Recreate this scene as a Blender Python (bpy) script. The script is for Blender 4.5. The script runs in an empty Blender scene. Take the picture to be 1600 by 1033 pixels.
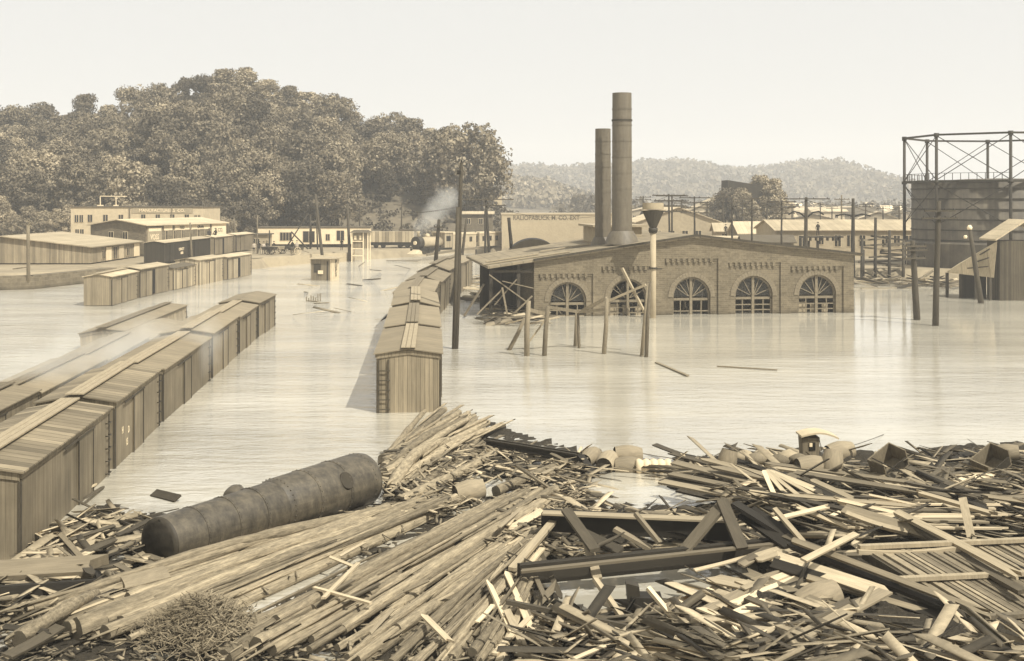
import bpy, math, random
import numpy as np
from mathutils import Vector, Matrix, noise
R = math.radians
rnd = random.Random(11)
nr = np.random.default_rng(5)
scene = bpy.context.scene
col = scene.collection

# ---------------------------------------------------------------- camera, sky, sun, exposure
F, HZ, H = 1900.0, 312.0, 9.3          # focal length and horizon row (1600 px wide picture), eye height over the flood
cam_d = bpy.data.cameras.new('camera')
cam = bpy.data.objects.new('camera', cam_d)
col.objects.link(cam)
cam.location = (0, 0, H)
cam.rotation_euler = (R(90), 0, 0)
cam_d.sensor_width = 36
cam_d.lens = 36 * F / 1600
cam_d.shift_y = -(516.5 - HZ) / 1600
cam_d.clip_start = 0.5
cam_d.clip_end = 9000
scene.camera = cam

HAZE_D = 0.00046
SUN_EL, SUN_AZ = 52, (0.70, -0.714)      # sun to the right, a little behind the camera
w = bpy.data.worlds.new("World")
scene.world = w
w.use_nodes = True
nt = w.node_tree
nt.nodes.clear()
sky = nt.nodes.new('ShaderNodeTexSky')
sky.sky_type = 'NISHITA'
sky.sun_disc = False
sky.sun_elevation = R(SUN_EL)
sky.sun_rotation = math.atan2(SUN_AZ[0], SUN_AZ[1])
sky.dust_density = 4
bw = nt.nodes.new('ShaderNodeRGBToBW')
mx = nt.nodes.new('ShaderNodeMix'); mx.data_type = 'FLOAT'
mx.inputs[0].default_value = 0.85
mx.inputs[3].default_value = 8.0        # hazy white sky evens out the clear-sky gradient
cb = nt.nodes.new('ShaderNodeMix'); cb.data_type = 'RGBA'; cb.blend_type = 'MULTIPLY'
cb.inputs[0].default_value = 1
cb.inputs[7].default_value = (1.0, 1.0, 0.975, 1)
bg = nt.nodes.new('ShaderNodeBackground')
bg.inputs[1].default_value = 0.083
out = nt.nodes.new('ShaderNodeOutputWorld')
L = nt.links.new
L(sky.outputs[0], bw.inputs[0]); L(bw.outputs[0], mx.inputs[2]); L(mx.outputs[0], cb.inputs[6])
L(cb.outputs[2], bg.inputs[0]); L(bg.outputs[0], out.inputs[0])

sd = bpy.data.lights.new('sun', 'SUN')
sd.energy = 4.9
sd.angle = R(0.6)
sd.color = (1.0, 0.975, 0.91)
so = bpy.data.objects.new('sun', sd)
col.objects.link(so)
ce = math.cos(R(SUN_EL))
so.rotation_euler = Vector((SUN_AZ[0] * ce, SUN_AZ[1] * ce, math.sin(R(SUN_EL)))).to_track_quat('Z', 'Y').to_euler()
so.location = (60, -40, 80)
scene.view_settings.view_transform = 'Standard'
scene.view_settings.look = 'None'
scene.view_settings.gamma = 1
scene.view_settings.exposure = 0.37
scene.cycles.volume_step_rate = 2
scene.cycles.volume_bounces = 3
scene.cycles.max_bounces = 6
scene.cycles.transparent_max_bounces = 12

# ---------------------------------------------------------------- helpers
def P(px, py, d):
    return Vector(((px - 800) / F * d, d, H - (py - HZ) / F * d))
def W(px, py, z=0.0):
    return P(px, py, (H - z) * F / (py - HZ))
def tag(o, label=None, cat=None, group=None, kind=None):
    if label: o['label'] = label
    if cat: o['category'] = cat
    if group: o['group'] = group
    if kind: o['kind'] = kind
    return o
def thing(name, label, cat, loc=(0, 0, 0), rz=0, group=None):
    o = bpy.data.objects.new(name, None)
    col.objects.link(o)
    o.location = loc
    o.rotation_euler = (0, 0, rz)
    o.empty_display_size = 0.3
    return tag(o, label, cat, group)
def copy_tree(root, loc, rz=None, label=None, group=None, scale=None):
    r = root.copy(); col.objects.link(r); r.location = loc
    if rz is not None: r.rotation_euler = (0, 0, rz)
    if scale: r.scale = scale
    if label: r['label'] = label
    if group: r['group'] = group
    for c in list(root.children):
        k = c.copy(); col.objects.link(k); k.parent = r
        for g in list(c.children):
            m = g.copy(); col.objects.link(m); m.parent = k
    return r

class MB:
    def __init__(s): s.v = []; s.f = []; s.m = []; s.sm = []
    def hexa(s, pts, mi=0):
        b = len(s.v); s.v += [tuple(p) for p in pts]
        for q in ((0, 3, 2, 1), (4, 5, 6, 7), (0, 1, 5, 4), (1, 2, 6, 5), (2, 3, 7, 6), (3, 0, 4, 7)):
            s.f.append([b + i for i in q]); s.m.append(mi); s.sm.append(False)
        return s
    def box(s, x0, x1, y0, y1, z0, z1, mi=0):
        return s.hexa([(x0, y0, z0), (x1, y0, z0), (x1, y1, z0), (x0, y1, z0), (x0, y0, z1), (x1, y0, z1), (x1, y1, z1), (x0, y1, z1)], mi)
    def bar(s, p0, p1, wd, th=None, up=(0, 0, 1), mi=0):
        p0, p1 = Vector(p0), Vector(p1); th = th or wd
        d = (p1 - p0).normalized(); u = Vector(up)
        if abs(d.dot(u)) > .98: u = Vector((0, 1, 0)) if abs(d.y) < .9 else Vector((1, 0, 0))
        a = d.cross(u).normalized() * wd / 2; b = a.cross(d).normalized() * th / 2
        return s.hexa([p0 - a - b, p0 + a - b, p0 + a + b, p0 - a + b, p1 - a - b, p1 + a - b, p1 + a + b, p1 - a + b], mi)
    def quad(s, pts, mi=0):
        b = len(s.v); s.v += [tuple(p) for p in pts]; s.f.append(list(range(b, b + len(pts)))); s.m.append(mi); s.sm.append(False)
        return s
    def tube(s, pts, rad, n=8, cap=True, mi=0, capmi=None, jit=0.0, smooth=True):
        pts = [Vector(p) for p in pts]
        if not hasattr(rad, '__len__'): rad = [rad] * len(pts)
        b = len(s.v); ref = None
        for i, p in enumerate(pts):
            d = (pts[min(i + 1, len(pts) - 1)] - pts[max(i - 1, 0)]).normalized()
            if ref is None: ref = Vector((0, 0, 1)) if abs(d.z) < .9 else Vector((1, 0, 0))
            a = d.cross(ref).normalized(); c = a.cross(d).normalized(); 
            for k in range(n):
                t = 2 * math.pi * k / n; r = rad[i] * (1 + (rnd.uniform(-jit, jit) if jit else 0))
                s.v.append(tuple(p + a * math.cos(t) * r + c * math.sin(t) * r))
        for i in range(len(pts) - 1):
            for k in range(n):
                k2 = (k + 1) % n
                s.f.append([b + i * n + k, b + i * n + k2, b + (i + 1) * n + k2, b + (i + 1) * n + k]); s.m.append(mi); s.sm.append(smooth)
        if cap:
            cm = mi if capmi is None else capmi
            s.f.append([b + k for k in range(n)][::-1]); s.m.append(cm); s.sm.append(False)
            e = b + (len(pts) - 1) * n
            s.f.append([e + k for k in range(n)]); s.m.append(cm); s.sm.append(False)
        return s
    def lathe(s, prof, c=(0, 0, 0), n=24, mi=0, smooth=True, cap=True):
        b = len(s.v)
        for r, z in prof:
            for k in range(n):
                t = 2 * math.pi * k / n
                s.v.append((c[0] + r * math.cos(t), c[1] + r * math.sin(t), c[2] + z))
        for i in range(len(prof) - 1):
            for k in range(n):
                k2 = (k + 1) % n
                s.f.append([b + i * n + k, b + i * n + k2, b + (i + 1) * n + k2, b + (i + 1) * n + k]); s.m.append(mi); s.sm.append(smooth)
        if cap:
            s.f.append([b + k for k in range(n)][::-1]); s.m.append(mi); s.sm.append(False)
            e = b + (len(prof) - 1) * n
            s.f.append([e + k for k in range(n)]); s.m.append(mi); s.sm.append(False)
        return s
    def mesh(s, name, mats):
        me = bpy.data.meshes.new(name)
        me.from_pydata(s.v, [], s.f)
        for m in (mats if isinstance(mats, (list, tuple)) else [mats]): me.materials.append(m)
        me.polygons.foreach_set('material_index', s.m)
        me.polygons.foreach_set('use_smooth', s.sm)
        me.update()
        return me
    def build(s, name, mats, parent=None, loc=None):
        o = bpy.data.objects.new(name, s.mesh(name, mats))
        col.objects.link(o)
        if parent is not None: o.parent = parent
        if loc is not None: o.location = loc
        return o
def np_mesh(name, V, Q, mat, smooth=False):
    me = bpy.data.meshes.new(name)
    V = np.asarray(V, np.float32); Q = np.asarray(Q, np.int32)
    me.vertices.add(len(V)); me.vertices.foreach_set('co', V.ravel())
    me.loops.add(Q.size); me.loops.foreach_set('vertex_index', Q.ravel())
    me.polygons.add(len(Q)); me.polygons.foreach_set('loop_start', np.arange(0, Q.size, Q.shape[1], dtype=np.int32))
    me.materials.append(mat)
    if smooth: me.polygons.foreach_set('use_smooth', np.ones(len(Q), bool))
    me.update(calc_edges=True); me.validate()
    return me
def obj(name, me, parent=None, loc=None):
    o = bpy.data.objects.new(name, me); col.objects.link(o)
    if parent is not None: o.parent = parent
    if loc is not None: o.location = loc
    return o
def text(name, s, size, mat, parent, loc, rot, xs=1.0, ext=0.01):
    cu = bpy.data.curves.new(name, 'FONT'); cu.body = s; cu.size = size; cu.extrude = ext
    cu.align_x = 'CENTER'; cu.align_y = 'CENTER'; cu.space_line = 0.8; cu.offset = size * .018
    t = bpy.data.objects.new('tmp', cu); col.objects.link(t)
    dg = bpy.context.evaluated_depsgraph_get()
    me = bpy.data.meshes.new_from_object(t.evaluated_get(dg))
    bpy.data.objects.remove(t)
    me.materials.clear(); me.materials.append(mat)
    o = obj(name, me, parent, loc); o.rotation_euler = rot; o.scale = (xs, 1, 1)
    return o

# ---------------------------------------------------------------- materials (all in the sepia of the print)
class NT:
    def __init__(s, name):
        s.m = bpy.data.materials.new(name); s.m.use_nodes = True; s.t = s.m.node_tree
        s.b = s.t.nodes['Principled BSDF']
    def n(s, ty, **k):
        x = s.t.nodes.new(ty)
        for a, b in k.items(): setattr(x, a, b)
        return x
    def l(s, a, b): s.t.links.new(a, b)
    def val(s, op, a, b=None, c=None):
        x = s.n('ShaderNodeMath', operation=op)
        for i, q in enumerate((a, b, c)):
            if q is None: continue
            if isinstance(q, (int, float)): x.inputs[i].default_value = q
            else: s.l(q, x.inputs[i])
        return x.outputs[0]
    def noise(s, vec, scale, detail=4, rough=.55):
        x = s.n('ShaderNodeTexNoise'); x.inputs['Scale'].default_value = scale; x.inputs['Detail'].default_value = detail
        x.inputs['Roughness'].default_value = rough
        s.l(vec, x.inputs['Vector']); return x.outputs[0]
    def map(s, vec, sc):
        x = s.n('ShaderNodeMapping'); x.inputs['Scale'].default_value = sc; s.l(vec, x.inputs['Vector']); return x.outputs[0]
    def coord(s): return s.n('ShaderNodeTexCoord').outputs['Object']
    def bump(s, h, st=.4, dist=.03):
        x = s.n('ShaderNodeBump'); x.inputs['Strength'].default_value = st; x.inputs['Distance'].default_value = dist
        s.l(h, x.inputs['Height']); s.l(x.outputs[0], s.b.inputs['Normal'])
    def tint(s, colr, fac):
        x = s.n('ShaderNodeMix', data_type='RGBA', blend_type='MULTIPLY'); x.inputs[0].default_value = 1
        x.inputs[6].default_value = (*colr, 1)
        c = s.n('ShaderNodeCombineColor'); [s.l(fac, c.inputs[i]) for i in range(3)]
        s.l(c.outputs[0], x.inputs[7]); s.l(x.outputs[2], s.b.inputs['Base Color'])
        return x.outputs[2]
def S(v): return (v, v * .812, v * .52)      # warm grey of the print

def basic(name, c, rough=.85, nscale=3, var=.35, orand=.0, bump=.3, bs=None, stretch=(1, 1, 1), island=0.0, metal=0, spec=.25):
    g = NT(name); co = g.map(g.coord(), stretch)
    n1 = g.noise(co, nscale, 6, .6); n2 = g.noise(co, nscale * .22, 3)
    f = g.val('ADD', g.val('MULTIPLY_ADD', n1, var * 1.6, 1 - var * .8), g.val('MULTIPLY_ADD', n2, var, -var * .5))
    if orand:
        r = g.n('ShaderNodeObjectInfo').outputs['Random']
        f = g.val('MULTIPLY', f, g.val('MULTIPLY_ADD', r, orand * 2, 1 - orand))
    if island:
        r = g.n('ShaderNodeNewGeometry').outputs['Random Per Island']
        f = g.val('MULTIPLY', f, g.val('MULTIPLY_ADD', r, island * 2, 1 - island))
    g.tint(c if hasattr(c, '__len__') else S(c), f)
    g.b.inputs['Roughness'].default_value = rough; g.b.inputs['Metallic'].default_value = metal
    g.b.inputs['Specular IOR Level'].default_value = spec
    if bump: g.bump(n1, bump, bs or .03)
    return g.m
def planks(name, c, wd=.14, dirv=(1, 1, 0), var=.35, line=.45, grain=(9, 9, .9), rough=.85, orand=.15, blotch=.3, jitter=.0):
    """boards laid side by side: dirv is the direction in which one board follows the next"""
    g = NT(name); co = g.coord()
    sp = g.n('ShaderNodeSeparateXYZ'); g.l(co, sp.inputs[0])
    u = g.val('ADD', g.val('ADD', g.val('MULTIPLY', sp.outputs[0], dirv[0]), g.val('MULTIPLY', sp.outputs[1], dirv[1])), g.val('MULTIPLY', sp.outputs[2], dirv[2]))
    u = g.val('DIVIDE', u, wd)
    fl = g.val('FLOOR', u); fr = g.val('FRACT', u)
    rn = g.n('ShaderNodeObjectInfo').outputs['Random']
    wn = g.n('ShaderNodeTexWhiteNoise', noise_dimensions='2D')
    cx = g.n('ShaderNodeCombineXYZ'); g.l(fl, cx.inputs[0]); g.l(rn, cx.inputs[1]); g.l(cx.outputs[0], wn.inputs[0])
    gr = g.noise(g.map(co, grain), 1.2, 6, .65)
    bl = g.noise(co, .45, 5, .62)
    f = g.val('MULTIPLY_ADD', wn.outputs[0], var, 1 - var * .5)
    f = g.val('MULTIPLY', f, g.val('MULTIPLY_ADD', gr, .9, .55))
    f = g.val('MULTIPLY', f, g.val('MULTIPLY_ADD', bl, blotch * 2, 1 - blotch))
    f = g.val('MULTIPLY', f, g.val('MULTIPLY_ADD', rn, orand * 2, 1 - orand))
    edge = g.val('MULTIPLY', g.val('ABSOLUTE', g.val('SUBTRACT', fr, .5)), 2)
    gap = g.val('GREATER_THAN', edge, .9)
    f = g.val('MULTIPLY', f, g.val('MULTIPLY_ADD', gap, -line, 1))
    g.tint(c if hasattr(c, '__len__') else S(c), f)
    g.b.inputs['Roughness'].default_value = rough; g.b.inputs['Specular IOR Level'].default_value = .2
    hh = g.val('ADD', g.val('MULTIPLY', gap, -1.0), g.val('MULTIPLY', gr, .5))
    g.bump(hh, .5, .02)
    return g.m
def brickm(name, c, bwid=.5, bh=.16, mortar=1.25):
    g = NT(name); co = g.coord()
    sp = g.n('ShaderNodeSeparateXYZ'); g.l(co, sp.inputs[0])
    cx = g.n('ShaderNodeCombineXYZ'); g.l(g.val('ADD', sp.outputs[0], sp.outputs[1]), cx.inputs[0]); g.l(sp.outputs[2], cx.inputs[1])
    br = g.n('ShaderNodeTexBrick'); g.l(cx.outputs[0], br.inputs['Vector'])
    br.inputs['Scale'].default_value = 1; br.inputs['Brick Width'].default_value = bwid; br.inputs['Row Height'].default_value = bh
    br.inputs['Mortar Size'].default_value = .016; br.inputs['Mortar Smooth'].default_value = .3
    br.inputs['Color1'].default_value = (.78, .78, .78, 1); br.inputs['Color2'].default_value = (1.08, 1.08, 1.08, 1)
    br.inputs['Mortar'].default_value = (mortar, mortar, mortar, 1)
    sc = g.n('ShaderNodeSeparateColor'); g.l(br.outputs[0], sc.inputs[0])
    n1 = g.noise(co, 2.4, 8, .7); n2 = g.noise(co, .35, 4, .6)
    n3 = g.noise(g.map(co, (1, 1, 3)), 5, 4, .7)
    f = g.val('MULTIPLY', sc.outputs[0], g.val('MULTIPLY_ADD', n1, .9, .55))
    f = g.val('MULTIPLY', f, g.val('MULTIPLY_ADD', n2, .7, .65))
    f = g.val('MULTIPLY', f, g.val('MULTIPLY_ADD', n3, .8, .6))
    # silt line left by the river just above the present level
    lo = g.val('SMOOTH_MIN', g.val('MULTIPLY_ADD', g.val('ADD', sp.outputs[2], g.val('MULTIPLY', n2, .3)), 1.1, .35), 1.0, .15)
    f = g.val('MULTIPLY', f, lo)
    g.tint(c if hasattr(c, '__len__') else S(c), f)
    g.b.inputs['Roughness'].default_value = .9; g.b.inputs['Specular IOR Level'].default_value = .15
    g.bump(g.val('ADD', sc.outputs[0], n1), .6, .03)
    return g.m

M = {}
M['brick'] = brickm('weathered brick', .155)
M['brick_dark'] = brickm('dark brick', .17)
M['stone_trim'] = basic('brick arch trim', .175, var=.4, nscale=5)
M['roofing'] = planks('roofing sheets', .2, .9, (1, 0, 0), var=.12, line=.3, grain=(1, .3, 1), blotch=.35)
M['roof_car'] = planks('boxcar roof boards', .21, .42, (0, 1, 0), var=.75, line=.6, grain=(.9, 7, 7), blotch=.28)
M['roof_car2'] = planks('dull boxcar roof boards', .22, .6, (0, 1, 0), var=.12, line=.15, grain=(.9, 4, 4), blotch=.25)
M['siding'] = planks('boxcar siding', .165, .11, (1, 1, 0), var=.3, line=.3, grain=(9, 9, .6), blotch=.65, orand=.12)
M['siding_pale'] = planks('pale weathered siding', .29, .19, (1, 1, 0), var=.55, line=.55, grain=(9, 9, .6), blotch=.3)
M['siding_mid'] = planks('grey siding', .2, .16, (1, 1, 0), var=.35, line=.4, grain=(9, 9, .6), blotch=.35)
M['staves'] = planks('upright staves', .30, .55, (1, 1, 0), var=.8, line=.7, grain=(9, 9, .6), blotch=.35)
M['siding_shed'] = planks('dark shed siding', .065, .22, (1, 1, 0), var=.5, line=.45, grain=(9, 9, .6), blotch=.4)
M['siding_dark'] = planks('dark painted siding', .035, .16, (1, 1, 0), var=.4, line=.3)
M['black'] = basic('blackened iron', .018, .6, 4, .5)
M['iron'] = basic('rusty iron', .04, .6, 6, .6, bump=.3)
M['timber'] = basic('wet timber', .05, .8, 5, .7, orand=.35, stretch=(4, 4, 1))
M['timber_brown'] = basic('brown pole timber', .07, .8, 5, .7, orand=.3, stretch=(4, 4, 1))
M['timber_mid'] = basic('weathered timber', .16, .85, 5, .7, orand=.35, stretch=(4, 4, 1))
M['board_light'] = basic('pale running board', .31, .85, 5, .5, stretch=(6, 1, 1))
M['white'] = basic('whitewash', .72, .85, 3, .3)
M['cream'] = basic('cream paint', .50, .85, 2, .35)
M['cream2'] = basic('dull paint', .33, .85, 2, .4)
M['tan'] = basic('pale plaster', .36, .9, 3, .25)
M['roof_light'] = planks('pale roof', .42, .8, (1, 0, 0), var=.2, line=.2, blotch=.4)
M['roof_dark'] = basic('dark roof felt', .10, .9, 3, .5)
M['frame_wood'] = basic('weathered window wood', .17, .85, 4, .6)
M['stack'] = None
g = NT('smoke stack iron'); co = g.coord(); n1 = g.noise(g.map(co, (2, 2, .25)), 2.2, 6, .6); n2 = g.noise(co, 7, 5, .7)
g.tint(S(.115), g.val('ADD', g.val('MULTIPLY_ADD', n1, 1.1, .3), g.val('MULTIPLY_ADD', n2, .5, -.1))); g.b.inputs['Roughness'].default_value = .62
g.bump(n2, .2, .02); M['stack'] = g.m
g = NT('riveted boiler plate'); co = g.coord(); n1 = g.noise(g.map(co, (3, 3, 1.2)), 1.1, 8, .7); n2 = g.noise(co, 9, 6, .7); n3 = g.noise(g.map(co, (.4, .4, 5)), 1.5, 4, .6)
f = g.val('MULTIPLY', g.val('MULTIPLY_ADD', n1, 2.6, -.45), g.val('MULTIPLY_ADD', n2, 1.2, .4)); f = g.val('MAXIMUM', g.val('MULTIPLY', f, g.val('MULTIPLY_ADD', n3, 1.2, .4)), .12)
g.tint(S(.085), f); g.b.inputs['Roughness'].default_value = .55; g.bump(g.val('ADD', n1, n2), .35, .03); M['boiler'] = g.m
g = NT('gas holder plate'); co = g.coord(); n1 = g.noise(g.map(co, (.5, .5, .5)), 1.0, 8, .65); n3 = g.noise(g.map(co, (2, 2, .12)), 1.5, 5, .6)
g.tint(S(.085), g.val('MULTIPLY', g.val('MULTIPLY_ADD', n1, 2.2, -.1), g.val('MULTIPLY_ADD', n3, 1.2, .4))); g.b.inputs['Roughness'].default_value = .7; M['holder'] = g.m
M['steel'] = basic('painted girder steel', .035, .6, 4, .4)
M['bark'] = None
g = NT('peeled log'); co = g.coord(); n1 = g.noise(g.map(co, (2.2, 2.2, 9)), 1.4, 8, .72); n2 = g.noise(g.map(co, (1.2, 1.2, 26)), 1.3, 5, .65)
rr = g.n('ShaderNodeObjectInfo').outputs['Random']
f = g.val('MAXIMUM', g.val('MULTIPLY', g.val('MULTIPLY_ADD', n1, 2.4, -.2), g.val('MULTIPLY_ADD', n2, 1.6, .2)), .15); f = g.val('MULTIPLY', f, g.val('MULTIPLY_ADD', rr, .7, .6))
g.tint(S(.25), f); g.b.inputs['Roughness'].default_value = .85; g.b.inputs['Specular IOR Level'].default_value = .2; g.bump(g.val('ADD', n1, n2), .75, .05); M['bark'] = g.m
M['cutend'] = basic('log cut end', .10, .9, 5, .6)
def boardmat(name, c, orand, island=0):
    g = NT(name); co = g.coord(); n1 = g.noise(g.map(co, (3.2, 5, .6)), 1.6, 8, .7); n2 = g.noise(g.map(co, (.6, .6, 3)), 1.5, 5, .65)
    f = g.val('MULTIPLY', g.val('MULTIPLY_ADD', n1, 1.1, .42), g.val('MULTIPLY_ADD', n2, .8, .6))
    rr = g.n('ShaderNodeObjectInfo').outputs['Random'] if not island else g.n('ShaderNodeNewGeometry').outputs['Random Per Island']
    q = island or orand
    f = g.val('MULTIPLY', f, g.val('MULTIPLY_ADD', g.val('POWER', rr, 1.4), q * 2, 1 - q))
    g.tint(S(c), f); g.b.inputs['Roughness'].default_value = .8; g.b.inputs['Specular IOR Level'].default_value = .25; g.bump(n1, .4, .02)
    return g.m
M['b_pale'] = boardmat('pale split board', .50, .35)
M['b_mid'] = boardmat('weathered board', .19, .65)
M['b_dark'] = boardmat('dark wet board', .038, .5)
M['b_stuff'] = boardmat('mixed splinters', .27, 0, .85)
M['slat'] = boardmat('grey roof slat', .21, 0, .4)
M['b_leaf'] = boardmat('drift litter', .20, 0, .6)
M['bed'] = basic('shade-dark litter', .04, .95, 7, .9, bump=1, bs=.15)  # near-black colour paints the shade between boards into the litter
M['foliage'] = None
def foliage(name, c, var=.5):
    g = NT(name); geo = g.n('ShaderNodeNewGeometry'); rr = geo.outputs['Random Per Island']; ob = g.n('ShaderNodeObjectInfo').outputs['Random']
    n = g.noise(g.coord(), .38, 4, .6)
    f = g.val('MULTIPLY', g.val('MULTIPLY_ADD', rr, var, 1 - var / 2), g.val('MULTIPLY_ADD', ob, 1.2, .4))
    f = g.val('MULTIPLY', f, g.val('MULTIPLY_ADD', n, 2.4, -.2))
    g.tint(c, f); g.b.inputs['Roughness'].default_value = .7; g.b.inputs['Specular IOR Level'].default_value = .15
    return g.m
M['leaf'] = foliage('foliage', S(.19)); M['leaf_far'] = foliage('far foliage', S(.14), .6)
M['trunk'] = basic('tree bark', .06, .9, 4, .5)
M['grass'] = basic('rough hillside', .13, .95, .35, .8, bump=1, bs=.5)
M['soil'] = basic('river mud and cinders', .26, .95, .6, .6, bump=.6, bs=.1)
M['stone'] = brickm('quay masonry', .15, 1.1, .4, 1.4)
M['straw'] = basic('straw', .2, .9, 12, .5, island=.4)
M['barrel'] = basic('barrel staves', .24, .8, 4, .5, stretch=(5, 5, 1), orand=.25)
M['hoop'] = basic('barrel hoop', .07, .6, 6, .4)
M['rope'] = basic('white rag bundle', .62, .9, 5, .3)
M['void'] = basic('dark interior', .012, .95, 3, .3, bump=0)
M['cloth_dark'] = basic('dark clothing', .03, .9, 6, .4, orand=.4)
g = NT('person'); sp = g.n('ShaderNodeSeparateXYZ'); g.l(g.coord(), sp.inputs[0]); rp = g.n('ShaderNodeValToRGB')
g.l(g.val('DIVIDE', sp.outputs[2], 2.0), rp.inputs[0]); rp.color_ramp.interpolation = 'CONSTANT'
e = rp.color_ramp.elements; e[0].color = (.03, .025, .02, 1); e[1].position = .46; e[1].color = (.45, .38, .28, 1)
q = e.new(.745); q.color = (.36, .27, .18, 1); g.l(rp.outputs[0], g.b.inputs['Base Color']); g.b.inputs['Roughness'].default_value = .9; M['person'] = g.m
# glass
g = NT('dirty glass'); g.b.inputs['Base Color'].default_value = (.05, .045, .035, 1); g.b.inputs['Roughness'].default_value = .12
g.b.inputs['Alpha'].default_value = .45; M['glass'] = g.m
g = NT('dark window'); g.b.inputs['Base Color'].default_value = (.025, .021, .015, 1); g.b.inputs['Roughness'].default_value = .15; M['pane'] = g.m
# water
g = NT('muddy flood water'); geo = g.n('ShaderNodeNewGeometry').outputs['Position']
n0 = g.noise(g.map(geo, (.05, .05, 1)), 1.0, 3, .5)
a = g.noise(g.map(geo, (.55, 1.5, 1)), 1.0, 5, .6); b = g.noise(g.map(geo, (.05, .16, 1)), 1.0, 4, .55); c = g.noise(g.map(geo, (2.6, 5.5, 1)), 1.0, 3, .6)
hh = g.val('ADD', g.val('MULTIPLY', a, 1.0), g.val('ADD', g.val('MULTIPLY', b, 2.2), g.val('MULTIPLY', c, .25)))
sx = g.n('ShaderNodeSeparateXYZ'); g.l(geo, sx.inputs[0])
swift = g.n('ShaderNodeMapRange', interpolation_type='SMOOTHSTEP'); g.l(g.val('ADD', sx.outputs[0], g.val('MULTIPLY', n0, 10.0)), swift.inputs['Value'])
swift.inputs['From Min'].default_value = 9; swift.inputs['From Max'].default_value = -4; swift.inputs['To Min'].default_value = .11; swift.inputs['To Max'].default_value = 2.2
near = g.n('ShaderNodeMapRange', interpolation_type='SMOOTHSTEP'); g.l(g.val('ADD', sx.outputs[1], g.val('MULTIPLY', n0, 24.0)), near.inputs['Value'])
near.inputs['From Min'].default_value = 102; near.inputs['From Max'].default_value = 72; near.inputs['To Min'].default_value = .11; near.inputs['To Max'].default_value = .5
g.bump(g.val('MULTIPLY', hh, g.val('MAXIMUM', swift.outputs[0], near.outputs[0])), 1.0, .075)
n2 = g.noise(g.map(geo, (.03, .12, 1)), 1, 6, .65)
g.tint((.40, .365, .285), g.val('MULTIPLY_ADD', n2, 1.3, .4))
g.b.inputs['Roughness'].default_value = .045; g.b.inputs['IOR'].default_value = 3.8
g.b.inputs['Specular IOR Level'].default_value = .5; M['water'] = g.m

# ---------------------------------------------------------------- ground and water
def sstep(a, b, x):
    t = min(1, max(0, (x - a) / (b - a))); return t * t * (3 - 2 * t)
def interp(xs, ys, x):
    return float(np.interp(x, xs, ys))
SHX = [-400, -75, -50, -47, -38, -33, -30, -23, -16, -9, -2, 8, 22, 34, 40, 49, 60, 90, 400]
SHY = [106, 120, 131, 146, 152, 166, 180, 187, 197, 212, 199, 192, 182, 150, 141, 137, 128, 118, 90]
def hill_left(x, y):
    top = interp([-900, -190, -122, -100, -80, -68, -50, -40, -22, -12, -2, 8, 20], [20, 19, 18, 19, 25, 29, 24, 17, 16, 12, 5, 1, 0], x)
    front = interp([-400, -75, -50, -35, -10, 10], [215, 215, 220, 222, 232, 260], x)
    return top * sstep(front, 305, y) * (1 - sstep(360, 520, y) * .8)
def hill_mid(x, y):
    px = x / 900 * F + 800
    return interp([300, 700, 780, 830, 870, 900, 930, 960], [10, 14, 16, 15, 12, 7, 2, 0], px) * sstep(640, 900, y) * (1 - sstep(930, 1150, y) * .5)
def hill_far(x, y):
    px = x / 1600 * F + 800
    top = interp([-800, 600, 790, 850, 900, 1000, 1050, 1100, 1150, 1200, 1250, 1290, 1320, 1345, 1420, 1600, 2400],
                 [30, 30, 30, 38, 42, 48, 49, 43, 37, 42, 48, 49, 34, 22, 18, 17, 17], px)
    return top * sstep(1050, 1600, y)
def gz(x, y):
    sh = interp(SHX, SHY, x)
    base = -2.6 + 3.9 * sstep(sh - 1.0, sh + 1.6, y)
    if y > 200: base += hill_left(x, y) + hill_mid(x, y) + hill_far(x, y)
    if y > 225: base += noise.noise(Vector((x * .03, y * .03, 0))) * 1.2 * sstep(225, 300, y)
    return base
ys = [60, 90] + [100 + i * 1.5 for i in range(88)] + [232 + i * 8 for i in range(40)] + [560 + i * 40 for i in range(36)] + [2050, 2400, 3200, 4500]
xs = [-4000, -2500, -1500, -1000, -700, -500, -400, -300, -240, -200, -170, -150, -130, -115, -105] + [-98 + i * 2.2 for i in range(90)] + [104, 115, 130, 160, 200, 260, 330, 400, 480, 560, 640, 740, 900, 1100, 1400, 1800, 2500, 4000]
V = [(x, y, gz(x, y)) for y in ys for x in xs]
nx = len(xs)
Q = [(j * nx + i, j * nx + i + 1, (j + 1) * nx + i + 1, (j + 1) * nx + i) for j in range(len(ys) - 1) for i in range(nx - 1)]
me = np_mesh('ground', V, Q, M['soil'], True)
me.materials.append(M['grass'])
mi = []
for q in Q:
    y = V[q[0]][1]; x = V[q[0]][0]
    mi.append(1 if y > 226 else 0)
me.polygons.foreach_set('material_index', mi)
tag(obj('ground', me), kind='structure')
wm = MB().quad([(-4000, -60, 0), (4000, -60, 0), (4000, 4400, 0), (-4000, 4400, 0)])
tag(wm.build('water', M['water']), kind='structure')

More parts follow.
